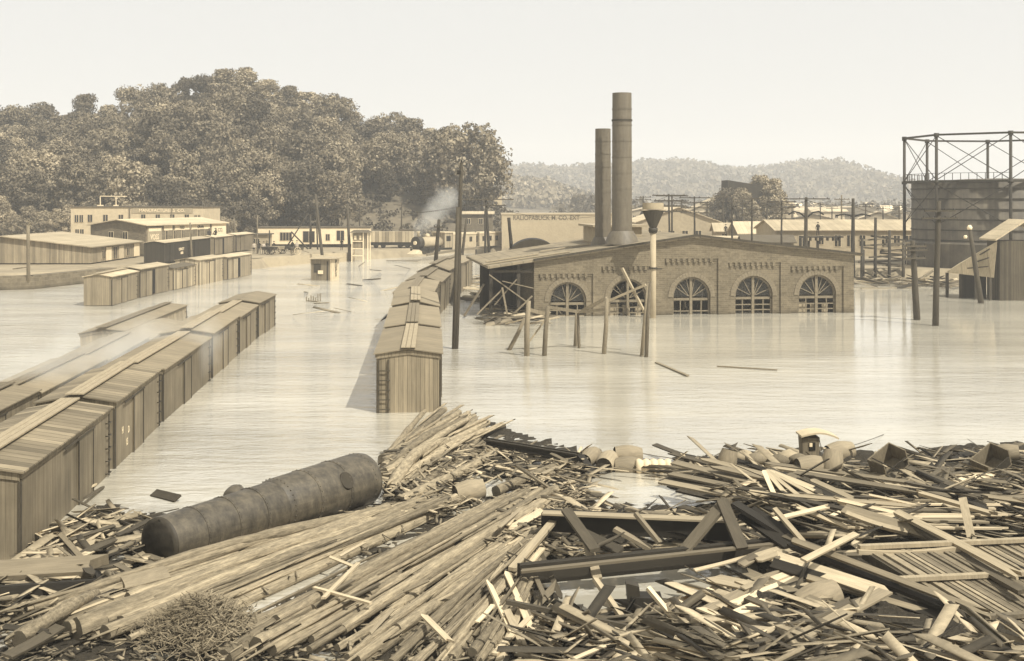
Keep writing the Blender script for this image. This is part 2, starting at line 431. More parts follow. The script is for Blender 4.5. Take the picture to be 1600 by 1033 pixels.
# ---------------------------------------------------------------- the brick power house
O = W(834, 495); RR = W(1333, 488.5)
TH = math.atan2(RR.y - O.y, RR.x - O.x)
def uw(px):
    k = (px - 800) / F; c, s = math.cos(TH), math.sin(TH)
    return (k * O.y - O.x) / (c - k * s)
def zw(px, py): return H - (py - HZ) * (O.y + uw(px) * math.sin(TH)) / F
ph = thing('power_house', 'flooded brick power house with five arched windows in its gabled front', 'power house', (O.x, O.y, 0), TH)
UL, UR = 0.0, uw(1333)
UP = uw(1085); ZP = zw(1085, 370)
ZL = 4.42; ZR = zw(1333, 398)
def roofz(u): return ZP + (ZL - ZP) * (UP - u) / (UP - UL) if u < UP else ZP + (ZR - ZP) * (u - UP) / (UR - UP)
bays = []
for (l, r, cb_, al, ar, ap) in ((841, 926, 428, 858, 916, 441), (939, 1019, 416, 952, 1011, 436), (1038, 1121.5, 404, 1051, 1110, 433), (1137, 1219, 410, 1148, 1207, 431), (1234, 1317, 416, 1247.5, 1306, 429.5)):
    bays.append((uw(l), uw(r), zw((l + r) / 2, cb_), uw(al), uw(ar), zw((al + ar) / 2, ap)))
wall = MB(); BOT = -1.5
def colm(u0, u1, za0, za1, zb0, zb1, v0, v1):
    wall.hexa([(u0, v0, za0), (u1, v0, za1), (u1, v1, za1), (u0, v1, za0), (u0, v0, zb0), (u1, v0, zb1), (u1, v1, zb1), (u0, v1, zb0)])
T = .45
cur = UL
for (l, r, cz, al, ar, az) in bays:
    # proud pier from cur to l, full height
    colm(cur, l, BOT, BOT, roofz(cur) - .05, roofz(l) - .05, -.14, T)
    # proud band above the corbels
    for k in range(4):
        a = l + (r - l) * k / 4; b_ = l + (r - l) * (k + 1) / 4
        colm(a, b_, cz, cz, roofz(a) - .05, roofz(b_) - .05, -.14, T)
    # recessed panel around the arch
    colm(l, al, BOT, BOT, cz, cz, 0, T); colm(ar, r, BOT, BOT, cz, cz, 0, T)
    rad = (ar - al) / 2; cx = (al + ar) / 2; sz = az - rad * 1.02
    n = 18
    for k in range(n):
        t0 = math.pi * (1 - k / n); t1 = math.pi * (1 - (k + 1) / n)
        a, b_ = cx + rad * math.cos(t0), cx + rad * math.cos(t1)
        colm(a, b_, sz + rad * 1.02 * math.sin(t0), sz + rad * 1.02 * math.sin(t1), cz, cz, 0, T)
    cur = r
colm(cur, UR, BOT, BOT, roofz(cur) - .05, roofz(UR) - .05, -.14, T)
# side and back walls
for u0, u1 in ((UL, UL + .45), (UR - .45, UR)):
    wall.box(u0, u1, T + .002, 17, BOT, min(roofz(u0), roofz(u1)) - .06)
wl = wall.build('wall', M['brick'], ph)
bk = MB()
bk.box(UL + .46, UR - .46, 16.6, 17, BOT, 4.3)
bk.build('back_wall', M['brick_dark'], ph)
for (l, r, cz, al, ar, az) in bays:
    cb2 = MB(); cb2.box(l + .05, r - .05, -.06, -.002, cz - .2, cz - .003)
    n = 9; stp = (r - l - .35) / n
    for k in range(n):
        u = l + .12 + k * stp
        cb2.box(u, u + stp * .5, -.138, -.002, cz - .30, cz - .003)
        cb2.box(u + stp * .12, u + stp * .36, -.08, -.002, cz - .46, cz - .303)
    cb2.build('corbel_table', M['brick'], ph)
for (l, r, cz, al, ar, az) in bays:
    ar2 = MB()
    rad = (ar - al) / 2; cx = (al + ar) / 2; sz = az - rad * 1.02; n = 22
    for k in range(n):
        t0, t1 = math.pi * k / n + .004, math.pi * (k + 1) / n - .004
        p = []
        for v in (-.06, -.003):
            for rr_, tt in ((rad + .01, t0), (rad + .38, t0), (rad + .38, t1), (rad + .01, t1)):
                p.append((cx + rr_ * math.cos(tt), v, sz + rr_ * 1.02 * math.sin(tt)))
        ar2.hexa(p)
    ar2.build('arch_surround', M['stone_trim'], ph)
for bi, (l, r, cz, al, ar, az) in enumerate(bays):
    rad = (ar - al) / 2; cx = (al + ar) / 2; sz = az - rad * 1.02; v0, v1 = .2, .32
    wf = MB()
    wf.box(cx - .11, cx + .11, v0 - .04, v1 + .04, BOT, az - .06)               # mullion
    tz = sz - .1
    wf.box(al + .01, cx - .131, v0, v1, tz - .2, tz); wf.box(cx + .131, ar - .01, v0, v1, tz - .2, tz)
    n = 20
    for k in range(n):
        t0, t1 = math.pi * k / n, math.pi * (k + 1) / n
        p = []
        for v in (v0, v1):
            for rr_, tt in ((rad - .15, t0), (rad - .005, t0), (rad - .005, t1), (rad - .15, t1)):
                p.append((cx + rr_ * math.cos(tt), v, sz + rr_ * 1.02 * math.sin(tt)))
        wf.hexa(p)
    for t in (28, 52, 72, 108, 128, 152):
        if (bi, t) in ((0, 128), (1, 72), (3, 108)): continue
        if rnd.random() < .14: continue
        a = R(t + rnd.uniform(-7, 7)); wf.bar((cx + .25 * math.cos(a), v0 + .06, sz + .05), (cx + (rad - .14) * math.cos(a), v0 + .06, sz + (rad - .14) * math.sin(a)), .06, .06)
    for z in (tz - .62, tz - 1.05):
        if bi == 2 and z > tz - .7: continue
        wf.box(al + .01, cx - .131, v0 + .02, v1 - .02, z - .05, z + .04); wf.box(cx + .131, ar - .01, v0 + .02, v1 - .02, z - .05, z + .04)
    for s_ in (-1, 1):
        wf.box(cx + s_ * rad * .55 - .04, cx + s_ * rad * .55 + .04, v0 + .03, v1 - .03, BOT, tz - .2)
        e0 = al + .01 if s_ < 0 else ar - .13
        wf.box(e0, e0 + .12, v0, v1, BOT, sz)
    wo = wf.build('window', M['frame_wood'], ph)
    gm = MB(); gsel = [0, 1, 2, 3, 4][bi]
    gm.quad([(cx + (rad - .1) * math.cos(math.pi * k / 16), v1 - .03, sz + (rad - .1) * math.sin(math.pi * k / 16)) for k in range(17)])
    if bi != 1: gm.build('pane', M['glass'], wo)
    wk = MB()
    for q in range(7):
        x_ = rnd.uniform(al + .2, ar - .4); wk.bar((x_, rnd.uniform(.6, 3), -.3), (x_ + rnd.uniform(-1, 1), rnd.uniform(1, 4), rnd.uniform(.5, 2.4)), rnd.uniform(.08, .25), .06)
    wk.build('fallen_timber', M['timber_mid'], wo)
    if bi in (1, 4):
        pl = MB()
        for q in range(3): pl.box(al + .2 + q * 1.0, al + .9 + q * .9, .5, .56, -.3, .9 - .1 * q)
        pl.build('shutter', M['cream2'], wo)
# roof: two slopes, the left one running on over an open lean-to
def slab(mb, u0, z0, u1, z1, v0, v1, th=.2, mi=0):
    mb.hexa([(u0, v0, z0 - th), (u1, v0, z1 - th), (u1, v1, z1 - th), (u0, v1, z0 - th), (u0, v0, z0), (u1, v0, z1), (u1, v1, z1), (u0, v1, z0)], mi)
rf = MB()
ul = -3.7; zl = roofz(ul)
slab(rf, ul, zl + .16, UP, ZP + .16, -.45, 17.4); slab(rf, UP + .002, ZP + .16, UR + .55, roofz(UR + .55) + .16, -.45, 17.4)
rr1 = rf.build('roof', M['roofing'], ph)
fa = MB(); slab(fa, UL - .1, roofz(UL - .1) + .22, UP, ZP + .22, -.56, -.452, .16); slab(fa, UP + .002, ZP + .22, UR + .6, roofz(UR + .6) + .22, -.56, -.452, .16)
fa.build('fascia', M['timber'], rr1)
lb = MB()
for q, (a, b_) in enumerate(((-3.9, 3.2), (-3.4, 1.0), (1.5, 8.8))):
    slab(lb, a, roofz(a) + .28 + q * .02, b_, roofz(b_) + .28 + q * .02, 1.2 + q * 2.5, 1.7 + q * 2.5, .08)
lb.build('loose_batten', M['board_light'], rr1)
mo = MB().box(UP - 6.4, UP - 2.4, 8, 14, 5.2, 6.9).box(UP - 6.8, UP - 2.0, 7.6, 14.4, 6.92, 7.1)
mo.build('roof_monitor', M['cream2'], ph)
for u, v in ((-3.4, .1), (-3.4, 7), (-1.2, .1)):
    MB().box(u - .13, u + .13, v, v + .26, BOT, roofz(u) - .06).build('lean_to_post', M['timber'], ph)
lt = MB()
lt.box(-3.5, -.1, .02, .2, roofz(-3.5) - .4, roofz(-3.5) - .2)
lt.build('lean_to_beam', M['timber'], ph)
for a_, b_, w_ in (((-3.6, -.3, 3.4), (-.6, -.5, 1.2), .16), ((-3.2, -.4, 1.0), (-1.4, -.2, 3.0), .12), ((-2.6, -.6, 2.9), (-.1, -.5, 2.3), .1), ((-4.6, -.6, .3), (-2.6, -.4, 2.2), .14), ((-1.9, -.5, .1), (-.2, -.5, 1.7), .18), ((-3.9, .6, 2.6), (-5.6, -.6, .2), .14), ((-2.2, -.7, .2), (-2.6, -.6, 2.4), .1)):
    MB().bar(a_, b_, w_ * 1.5, w_ * .6).build('broken_board', M['timber_mid'], ph)
lw = MB().box(-3.3, -.05, 7.4, 7.6, BOT, roofz(-3.6) - .1)
lw.build('lean_to_wall', M['siding_dark'], ph)
def ul_pt(u, v, z):
    return ph.matrix_world @ Vector((u, v, z)) if False else Vector((O.x + u * math.cos(TH) - v * math.sin(TH), O.y + u * math.sin(TH) + v * math.cos(TH), z))
# chimneys
def stack(name, label, u, v, r, ztop, zb, band=None):
    p = ul_pt(u, v, 0)
    t = thing(name, label, 'chimney', (p.x, p.y, zb), group='smoke stacks of the power house')
    h = ztop - zb
    m = MB().lathe([(r * 1.02, -.6), (r, h * .5), (r * .97, h)], n=32, cap=False)
    m.lathe([(r * .9, h), (r * .9, h - 3)], n=32, cap=False)
    m.lathe([(r * .97, h), (r * .9, h)], n=32, cap=False)
    for q in range(1, 9): m.lathe([(r * (1.0), h * q / 9 - .03), (r * 1.025, h * q / 9 - .03), (r * 1.025, h * q / 9 + .03), (r, h * q / 9 + .03)], n=32, cap=False, smooth=False)
    m.build('shaft', M['stack'], t)
    MB().lathe([(r * 1.75, -.55), (r * 1.5, .05), (r * 1.12, .55)], n=20, cap=False).build('flashing', M['stack'], t)
    if band: MB().lathe([(r * 1.01, band - .07), (r * 1.05, band - .07), (r * 1.05, band + .07), (r * 1.01, band + .07)], n=32, cap=False, smooth=False).build('band', M['iron'], t)
uc = uw(978.5); d_ = O.y + 3.2
stack('chimney', 'tall round iron smoke stack, the taller of the pair on the brick roof', uc + .15, 2.2, 15.0 * 103 / F, 9.3 + 162 * 102.5 / F, 6.2, 9.6)
stack('chimney', 'shorter thinner smoke stack standing left of the tall one', uw(960) + .25, 5.6, 12 * 106 / F, 9.3 + 107.5 * 106 / F, 5.6)
# funnel standpipe in front
pp = W(1020.5, 497)
t = thing('standpipe', 'pale upright pipe with a funnel head in front of the brick wall', 'standpipe', (pp.x, pp.y, 0))
s_ = pp.y / F
zt = H - (362 - HZ) * s_; zf = H - (352 - HZ) * s_
MB().tube([(0, 0, -1.5), (0, 0, zt)], 4.6 * s_, 16).build('pipe', M['tan'], t)
MB().lathe([(6.0 * s_, zt - .1), (6.4 * s_, zt + .1), (5 * s_, zt + .25), (17.5 * s_, H - (329 - HZ) * s_), (17.0 * s_, H - (330 - HZ) * s_)], n=20, cap=False, smooth=False).build('funnel', M['timber'], t)
MB().box(-19 * s_, 19 * s_, -.6, .6, H - (329 - HZ) * s_ + .003, H - (327.5 - HZ) * s_).lathe([(16.5 * s_, H - (327 - HZ) * s_), (16.5 * s_, H - (317 - HZ) * s_)], n=8, cap=False).build('hopper_rim', M['cream2'], t)
MB().lathe([(6.5 * s_, 0), (7.2 * s_, 0), (7.2 * s_, .3), (6.5 * s_, .3)], c=(0, 0, H - (362 - HZ) * s_), n=16).build('collar', M['iron'], t)
MB().lathe([(5.8 * s_, 0), (6.6 * s_, 0), (6.6 * s_, .12), (5.8 * s_, .12)], c=(0, 0, H - (420 - HZ) * s_), n=16).bar((0, -.1, H - (420 - HZ) * s_), (.7, -.1, H - (420 - HZ) * s_), .1).build('bracket', M['iron'], t)
# big iron tank lying behind the lean-to
tc = P(833, 423, 116); 
t = thing('iron_tank', 'large dark round iron tank rising behind the left end of the power house roof', 'tank', (tc.x, tc.y, tc.z - 3))
r_ = 49.5 * 116 / F
m = MB().tube([(0, -2.4, 3), (0, 4, 3)], r_, 48, smooth=True)
m.build('shell', M['black'], t)
MB().tube([(0, -2.52, 3), (0, -2.38, 3)], r_ * 1.02, 48).build('rim', M['timber'], t)
MB().tube([(-2.1, -1, 5.2), (-2.1, -1, 5.9)], .12, 8).build('vent', M['black'], t)
tc = W(790, 476)
t = thing('round_tank', 'low brown rounded tank half sunk under the lean-to roof', 'tank', (tc.x, tc.y + 2, 0))
MB().tube([(-.5, 0, -.2), (2.6, 1.5, -.2)], 1.35, 24).lathe([(1.3, -.2), (1.2, .4), (.9, .9), (.4, 1.15), (.01, 1.2)], n=20, c=(-.5, 0, 0), cap=False).build('shell', M['iron'], t)
MB().tube([(1.05, .75, -.2), (1.15, .8, -.2)], 1.4, 24).build('band', M['timber'], t)

# ---------------------------------------------------------------- boxcars
def boxcar(label, near, far, wd, eave, group, body='siding', roofm='roof_car', bottom=-1.1, door=0.5, ladder=False, rb=True, rise=.22, opend=False, sub=None, tilt=0, name='boxcar', brake=False, gap=.25, fascia=True):
    """near / far: right-hand eave points (x, y); body runs between them"""
    n_, f_ = Vector(near), Vector(far)
    dv = f_ - n_; Ln = dv.length - gap; ang = math.atan2(-dv.x, dv.y)
    t = thing(name, label, 'boxcar', (n_.x, n_.y, 0), ang, group)
    if tilt: t.rotation_euler = (0, tilt, ang)
    hw = wd / 2; cxx = -hw; x0, x1 = -wd + .08, -.08
    b = MB()
    zc = eave - .03
    # shell with the gable of the ends
    b.hexa([(x0, 0, bottom), (x1, 0, bottom), (x1, Ln, bottom), (x0, Ln, bottom), (x0, 0, zc), (x1, 0, zc), (x1, Ln, zc), (x0, Ln, zc)])
    for y0 in (0.0, Ln - .06):
        b.quad([(x0, y0, zc), (x1, y0, zc), (cxx, y0, zc + rise * .85)]) if y0 == 0 else b.quad([(x1, y0 + .06, zc), (x0, y0 + .06, zc), (cxx, y0 + .06, zc + rise * .85)])
    b.build('body', M[body], t)
    r = MB()
    for s_ in (-1, 1):
        e = -wd - .04 if s_ < 0 else .04
        pts = [(e, -.12, eave - .02), (cxx, -.12, eave + rise), (cxx, Ln + .1, eave + rise), (e, Ln + .1, eave - .02)]
        if s_ > 0: pts = [pts[1], pts[0], pts[3], pts[2]]
        r.hexa([Vector(p) - Vector((0, 0, .05)) for p in pts] + pts)
    ro = r.build('roof', M[roofm], t)
    if rb:
        q = MB()
        for k in range(3): q.box(cxx - .32 + k * .215, cxx - .32 + k * .215 + .195, -.2, Ln + .15, eave + rise + .03, eave + rise + .075)
        q.build('running_board', M['board_light' if rb == 1 else 'timber_mid'], ro)
    if fascia:
        fm = MB().box(-.078, -.03, 0, Ln, eave - .22, eave - .065).box(-wd + .03, -wd + .078, 0, Ln, eave - .22, eave - .065)
        fm.hexa([(x0, -.045, eave - .26), (cxx, -.045, eave - .08), (cxx, -.003, eave - .08), (x0, -.003, eave - .26), (x0, -.045, eave - .05), (cxx, -.045, eave + rise - .1), (cxx, -.003, eave + rise - .1), (x0, -.003, eave - .05)])
        fm.hexa([(cxx, -.045, eave - .08), (x1, -.045, eave - .26), (x1, -.003, eave - .26), (cxx, -.003, eave - .08), (cxx, -.045, eave + rise - .1), (x1, -.045, eave - .05), (x1, -.003, eave - .05), (cxx, -.003, eave + rise - .1)])
        fm.build('fascia', M['siding_mid'], t)
    for (a, b_) in ((0, .09), (Ln - .09, Ln)):
        cp = MB()
        cp.box(-.078, -.05, a, b_, bottom, eave - .225)
        cp.box(-.125 if a == 0 else -.125, -.06, -.03 if a == 0 else Ln - .03, .02 if a == 0 else Ln + .03, bottom, eave - .3)
        cp.build('corner_post', M['timber'], t)
    dm = MB(); y0 = Ln * door - .85
    dm.box(-.076, -.015, y0, y0 + 1.75, bottom, eave - .25)
    dd = dm.build('door', M[body], t)
    MB().box(-.01, .012, y0 - .03, y0 + .03, bottom, eave - .26).box(-.01, .012, y0 + 1.71, y0 + 1.77, bottom, eave - .26).box(-.01, .02, y0 - 1.6, y0 + 1.9, eave - .3, eave - .24).build('door_rail', M['timber'], dd)
    if opend: MB().box(-.07, -.005, y0 + 1.8, y0 + 2.6, 0.12, eave - .27).build('doorway', M['void'], t)
    ir = MB()
    for k in range(5):
        z = eave - .5 - k * .42
        if z < -.1: break
        ir.tube([(-.08, Ln - .5, z), (.02, Ln - .48, z), (.02, Ln - .12, z), (-.08, Ln - .1, z)], .022, 5)
    ir.build('grab_iron', M['iron'], t)
    if ladder:
        ld = MB()
        for xx in (x0 + .08, x0 + .5): ld.box(xx, xx + .05, -.1, -.02, bottom, eave - .28)
        for k in range(7):
            z = -.7 + k * .42
            if z > eave - .4: break
            ld.box(x0 + .05, x0 + .6, -.13, -.102, z, z + .05)
        ld.build('ladder', M['timber'], t)
    if brake:
        MB().tube([(cxx + .7, -.25, -.5), (cxx + .7, -.25, eave + .75)], .03, 6).lathe([(.22, 0), (.25, .02), (.22, .05)], c=(cxx + .7, -.25, eave + .75), n=16).build('brake_wheel', M['iron'], t)
    return t
def eavept(px, py, z): p = W(px, py, z); return (p.x, p.y)
grpL = 'string of flooded boxcars running up the left side'
lpx = [eavept(px, py, 2.3) for px, py in ((36, 735), (183, 628.5), (258, 573), (334, 522), (376, 493), (405.5, 473.5), (434, 459))]
lab = ['nearest boxcar at the left edge, weathered siding and striped board roof', 'second boxcar from the front in the left string, chalk marks on its side', 'third boxcar in the left string, its roof veiled by steam',
       'fourth boxcar in the left string, dull pale roof', 'fifth boxcar in the left string', 'farthest boxcar of the left string, end standing clear of the flood']
hs = [2.3] * 6
for i in range(6):
    boxcar(lab[i], lpx[i], lpx[i + 1], 2.75, 2.3 + [0, .06, -.05, .08, -.04, .05][i], grpL, body='siding' if i < 3 else 'siding_mid', roofm='roof_car' if i < 2 else 'roof_car2', door=.45 if i else .66, rb=1 if i < 5 else False, gap=.85)
# chalk marks on the second car (letters on the side facing right)
c2 = [o for o in col.objects if o.get('label') == lab[1]][0]
for s_, y_, z_ in (('H', 1.2, 1.1), ('D', 2.2, .95), ('15', 1.9, .55)):
    text('chalk_mark', s_, .34, M['white'], c2, (-.072 + .004, y_, z_), (R(90), 0, R(90)), ext=.003)
# the row beside it
row2 = [(-18.2, 30), (-18.9, 40.5), (-19.7, 51), (-20.6, 62), (-21.6, 72.5), (-22.4, 83)]
lab2 = ['boxcar on the next track at the left edge, only its roof and brake mast showing', 'second boxcar on the next track left, roof under drifting steam', 'third boxcar on the next track left, pale hazy roof', 'fourth boxcar on the next track left, awash to its eaves', 'last boxcar on the next track left, broken roof edge']
for i in range(5):
    boxcar(lab2[i], row2[i], row2[i + 1], 2.75, [1.5, 1.4, 1.25, 1.15, 1.0][i], 'boxcars on the second track', body='siding_mid', roofm='roof_car2', rb=2 if i < 4 else False, tilt=R(1.5) if i == 4 else 0, brake=(i == 1))
boxcar('tilted boxcar floating off by itself left of the long string', (-23.9, 75.5), (-25.0, 94), 2.9, 1.2, None, body='siding_pale', roofm='roof_car2', tilt=R(-3), rb=2)
# centre string
cen = [(-3.05, 53.2), (-3.72, 63.6), (-4.55, 75.2), (-5.45, 86.6), (-5.75, 98), (-5.55, 109.5), (-5.0, 121), (-4.2, 132)]
labc = ['nearest boxcar of the centre string, plank end and ladder facing the camera', 'second boxcar of the centre string, long pale patched roof', 'third boxcar of the centre string', 'fourth boxcar of the centre string, kinked out of line', 'fifth boxcar of the centre string', 'sixth boxcar of the centre string, raised roof ridge', 'farthest boxcar of the centre string beside the tall pole']
for i in range(7):
    boxcar(labc[i], cen[i], cen[i + 1], 2.95, [2.62, 2.7, 2.75, 2.8, 2.7, 2.95, 3.0][i], 'string of flooded boxcars in the centre', body='siding_pale' if i == 0 else 'siding_mid', roofm='roof_car2', ladder=(i == 0), rise=[.2, .2, .3, .3, .4, .6, .4][i], rb=1 if i in (0, 2) else 2, tilt=R([0, 0, 1.5, -2, 2, -2, 0][i]), gap=.55)
# raised flap / tarp on the left edge of the centre train
for k, (px, py, s_) in enumerate(((609, 485, 1.2), (657, 428, .9))):
    p = W(px, py, 2.2)
    m = MB().hexa([(-.5 * s_, 0, -.7), (.4, .1, -.2), (.5, 1.9 * s_, .1), (-.3, 1.6, -.5), (-.45 * s_, 0, -.62), (.38, .1, .05), (.5, 1.9 * s_, .3), (-.3, 1.6, -.35)])
    tag(m.build('tarpaulin', M['black'], None, p), ['dark torn canvas hanging off the left side of the second centre boxcar', 'small dark canvas hump beside the farther centre boxcars'][k], 'tarpaulin')
# floating cars left background
fl = 'cars adrift before the left bank'
boxcar('boxcar afloat on the left with its dark end toward the camera', (-34.9, 106.3), (-35.1, 114.6), 2.6, 2.6, fl, body='siding_mid', roofm='roof_light', bottom=.05, fascia=False, rb=1, door=.45)
boxcar('boxcar afloat on the left with its side door slid open', (-35.1, 115), (-34.8, 123.9), 2.6, 2.75, fl, body='siding_mid', roofm='roof_light', bottom=.05, fascia=False, rb=False, opend=True, door=.28)
boxcar('low stave-sided car adrift behind the open-door boxcar', (-34.6, 124.5), (-34.2, 132), 2.6, 2.3, fl, body='staves', roofm='roof_dark', bottom=.05, fascia=False, rb=False, name='stave_car')
boxcar('tall stave-sided car adrift with upright ribs', (-33.9, 132), (-33.2, 140.5), 2.8, 2.75, fl, body='staves', roofm='roof_light', bottom=-.6, fascia=False, rb=False, name='stave_car')
boxcar('pale boxcar adrift with a narrow dark door gap', (-32.9, 141), (-32.0, 150), 2.7, 2.65, fl, body='siding_pale', roofm='roof_light', bottom=.05, fascia=False, rb=False, opend=True, door=.3)
bkg = 'cars standing on the left bank'
for a, b_, m_, lb_, op in (((-42.8, 150), (-42.6, 160.5), 'siding_dark', 'black boxcar with white lettering standing on the left bank', 0), ((-42.6, 161), (-42.3, 171), 'siding_dark', 'dark boxcar coupled behind the white-lettered black one', 0),
                           ((-42.0, 172), (-41.6, 182), 'siding_mid', 'grey boxcar with open door on the left bank, men sitting on its roof', 1), ((-41.4, 183), (-40.8, 193), 'siding_mid', 'last boxcar on the left bank beside the pale shed', 0)):
    t = boxcar(lb_, a, b_, 2.7, 4.0, bkg, body=m_, roofm='roof_light', bottom=1.5, fascia=False, rb=False, opend=op, door=.3)
    if m_ == 'siding_dark' and b_[1] < 165:
        text('lettering', 'P. R. R.', .5, M['white'], t, (-.06, 3.2, 3.3), (R(90), 0, R(90)))
        text('lettering', 'CAPACITY', .5, M['white'], t, (-.06, 7.2, 2.9), (R(90), 0, R(90)))
        text('lettering', '60000', .45, M['white'], t, (-.06, 7.4, 2.4), (R(90), 0, R(90)))

# ---------------------------------------------------------------- generic buildings
def building(name, label, cat, loc, rz, wd, dp, hw, rise, wallm, roofm, ridge='y', wins=(), over=.4, group=None, z0=-.5, panes=True):
    """front face on local y=0 from x=0..wd, depth dp, walls hw high; ridge 'y' = gable facing front, 'x' = ridge parallel to the front, 'f' = flat"""
    t = thing(name, label, cat, loc, rz, group)
    m = MB().box(0, wd, 0, dp, z0, hw)
    if ridge == 'y': m.quad([(0, 0, hw), (wd, 0, hw), (wd / 2, 0, hw + rise)]).quad([(wd, dp, hw), (0, dp, hw), (wd / 2, dp, hw + rise)])
    if ridge == 'x': m.quad([(0, dp, hw), (0, 0, hw), (0, dp / 2, hw + rise)]).quad([(wd, 0, hw), (wd, dp, hw), (wd, dp / 2, hw + rise)])
    m.build('wall', M[wallm], t)
    r = MB(); e = over; k_ = .14
    if ridge == 'y':
        q = rise * e / (wd / 2)
        for s_ in (0, 1):
            xa = -e if s_ == 0 else wd / 2 + .002; xb = wd / 2 if s_ == 0 else wd + e; za = hw - q if s_ == 0 else hw + rise; zb = hw + rise if s_ == 0 else hw - q
            r.hexa([(xa, -e, za + .01), (xb, -e, zb + .01), (xb, dp + e, zb + .01), (xa, dp + e, za + .01), (xa, -e, za + k_), (xb, -e, zb + k_), (xb, dp + e, zb + k_), (xa, dp + e, za + k_)])
    elif ridge == 'x':
        q = rise * e / (dp / 2)
        for s_ in (0, 1):
            ya = -e if s_ == 0 else dp / 2 + .002; yb = dp / 2 if s_ == 0 else dp + e; za = hw - q if s_ == 0 else hw + rise; zb = hw + rise if s_ == 0 else hw - q
            r.hexa([(-e, ya, za + .01), (wd + e, ya, za + .01), (wd + e, yb, zb + .01), (-e, yb, zb + .01), (-e, ya, za + k_), (wd + e, ya, za + k_), (wd + e, yb, zb + k_), (-e, yb, zb + k_)])
    else: r.box(-e, wd + e, -e, dp + e, hw + .005, hw + .2)
    r.build('roof', M[roofm], t)
    for (face, u, z, ww, hh_) in wins:
        f = MB(); p = MB()
        if face == 'f':
            f.box(u - .08, u + ww + .08, -.05, -.003, z - .08, z + hh_ + .08); p.box(u, u + ww, -.075, -.053, z, z + hh_)
            f.box(u + ww / 2 - .03, u + ww / 2 + .03, -.1, -.077, z, z + hh_)
        else:
            f.box(wd + .003, wd + .05, u - .08, u + ww + .08, z - .08, z + hh_ + .08); p.box(wd + .053, wd + .075, u, u + ww, z, z + hh_)
            f.box(wd + .077, wd + .1, u + ww / 2 - .03, u + ww / 2 + .03, z, z + hh_)
        fo = f.build('window', M['cream'], t); p.build('pane', M['pane'], fo)
    return t
GZ = 1.3
# left bank buildings
t = building('warehouse', 'low pale warehouse with broad shallow gable at the left edge', 'warehouse', (-74, 150, GZ), 0, 22, 20, 2.1, 1.3, 'siding_pale', 'roof_light', 'y', wins=[('r', 4.2, .5, 1.0, 1.0), ('r', 8.5, .3, 1.2, 1.5), ('r', 14, .5, 1, 1)], z0=.15)
MB().box(22.05, 22.12, 5.6, 7.6, .2, 1.9).build('door', M['white'], t); MB().box(22.05, 22.12, 10.6, 12.6, .2, 1.9).build('door', M['cream'], t)
MB().box(22.05, 22.12, 17, 19.4, .2, 2.0).build('door', M['white'], t)
m = MB()
for i in range(8): m.box(.2 + i * 3, .6 + i * 3, .4, .9, -1.2, .14)
for i in range(6): m.box(21.4, 21.8, .4 + i * 3.6, .9 + i * 3.6, -1.2, .14)
m.build('foundation_pier', M['stone'], t)
MB().box(.5, 21.3, 1.2, 19, -1, .12).build('crawl_space', M['void'], t)
a = math.atan2(19.0, 6.7)     # side direction
t = building('brick_warehouse', 'brick gabled warehouse with whitewashed sign lettering along its side', 'warehouse', (-60.4, 174.3, GZ), a - R(90), 9.4, 20.3, 4.35, .75, 'brick_dark', 'roof_light', 'y', wins=[('f', 3.2, 1.9, .7, 1.5), ('f', 5.6, 1.9, .7, 1.5)] + [('r', 4.6 + i * 2.0, 1.8, .55, 1.7) for i in range(6)])
sg = MB().box(9.403, 9.5, .3, 3.6, 1.9, 4.05).build('sign_board', M['cream2'], t)
text('lettering', 'VOSS', 1.05, M['white'], sg, (9.51, 1.9, 2.65), (R(90), 0, R(90)), .8)
MB().box(9.503, 9.52, .5, 3.4, 3.5, 3.95).build('sign_band', M['white'], sg)
for u0, u1 in ((4.2, 6.2), (6.8, 10.6), (11, 15.8)):
    MB().box(9.403, 9.46, u0, u1, 3.55, 4.25).build('painted_band', M['white'], t)
text('lettering', 'FEED', .55, M['pane'], t, (9.48, 8.6, 3.9), (R(90), 0, R(90)))
text('lettering', 'GRAIN', .55, M['pane'], t, (9.48, 13.3, 3.9), (R(90), 0, R(90)))
sg = MB().box(9.403, 9.52, 16.3, 20.2, 2.2, 4.3).build('sign_board', M['white'], t)
text('lettering', '& CO.', .8, M['timber_mid'], sg, (9.54, 18.2, 3.3), (R(90), 0, R(90)))
x0_ = (110.5 - 800) / F * 205
t = building('mill_building', 'two-storey cream flat-roofed building at the foot of the wooded hill', 'building', (x0_, 205, GZ), 0, 22.3, 12, 6.7, 0, 'cream', 'roof_dark', 'f', over=.15,
             wins=[('f', .7 + q, 4.2, .6, 1.2) for q in (0, .8)] + [('f', 2.9 + q * 2.6, 4.25, .75, 1.2) for q in range(3)] + [('f', .8, 1.9, .6, 1.1), ('f', 1.6, 1.9, .6, 1.1)] + [('f', 11.9 + q * 2.45, 4.2, .7, 1.3) for q in range(4)] + [('f', 20.9, 4.2, .35, 1.2), ('f', 21.5, 4.2, .35, 1.2)])
MB().box(10.3, 20.6, -.06, -.004, 5.7, 6.68).build('name_band', M['cream2'], t)
text('lettering', 'MANUFACTURERS  CO.', .72, M['white'], t, (15.4, -.08, 6.15), (R(90), 0, 0), 1.02)
for xx in (9.9, 17.0): MB().box(xx, xx + .15, -.2, -.07, .8, 6.8).build('drain_pipe', M['timber_mid'], t)
p = P(141, 320, 204)
t = thing('sign_frame', 'thin white pipe frame standing on the cream building roof', 'sign frame', (p.x, 209, 8.2))
MB().bar((0, 0, 0), (0, 0, 1.7), .13).bar((0, 0, 1.7), (4.6, 0, 1.65), .13).bar((2.7, 0, 0), (2.7, 0, 1.65), .13).build('frame', M['white'], t)
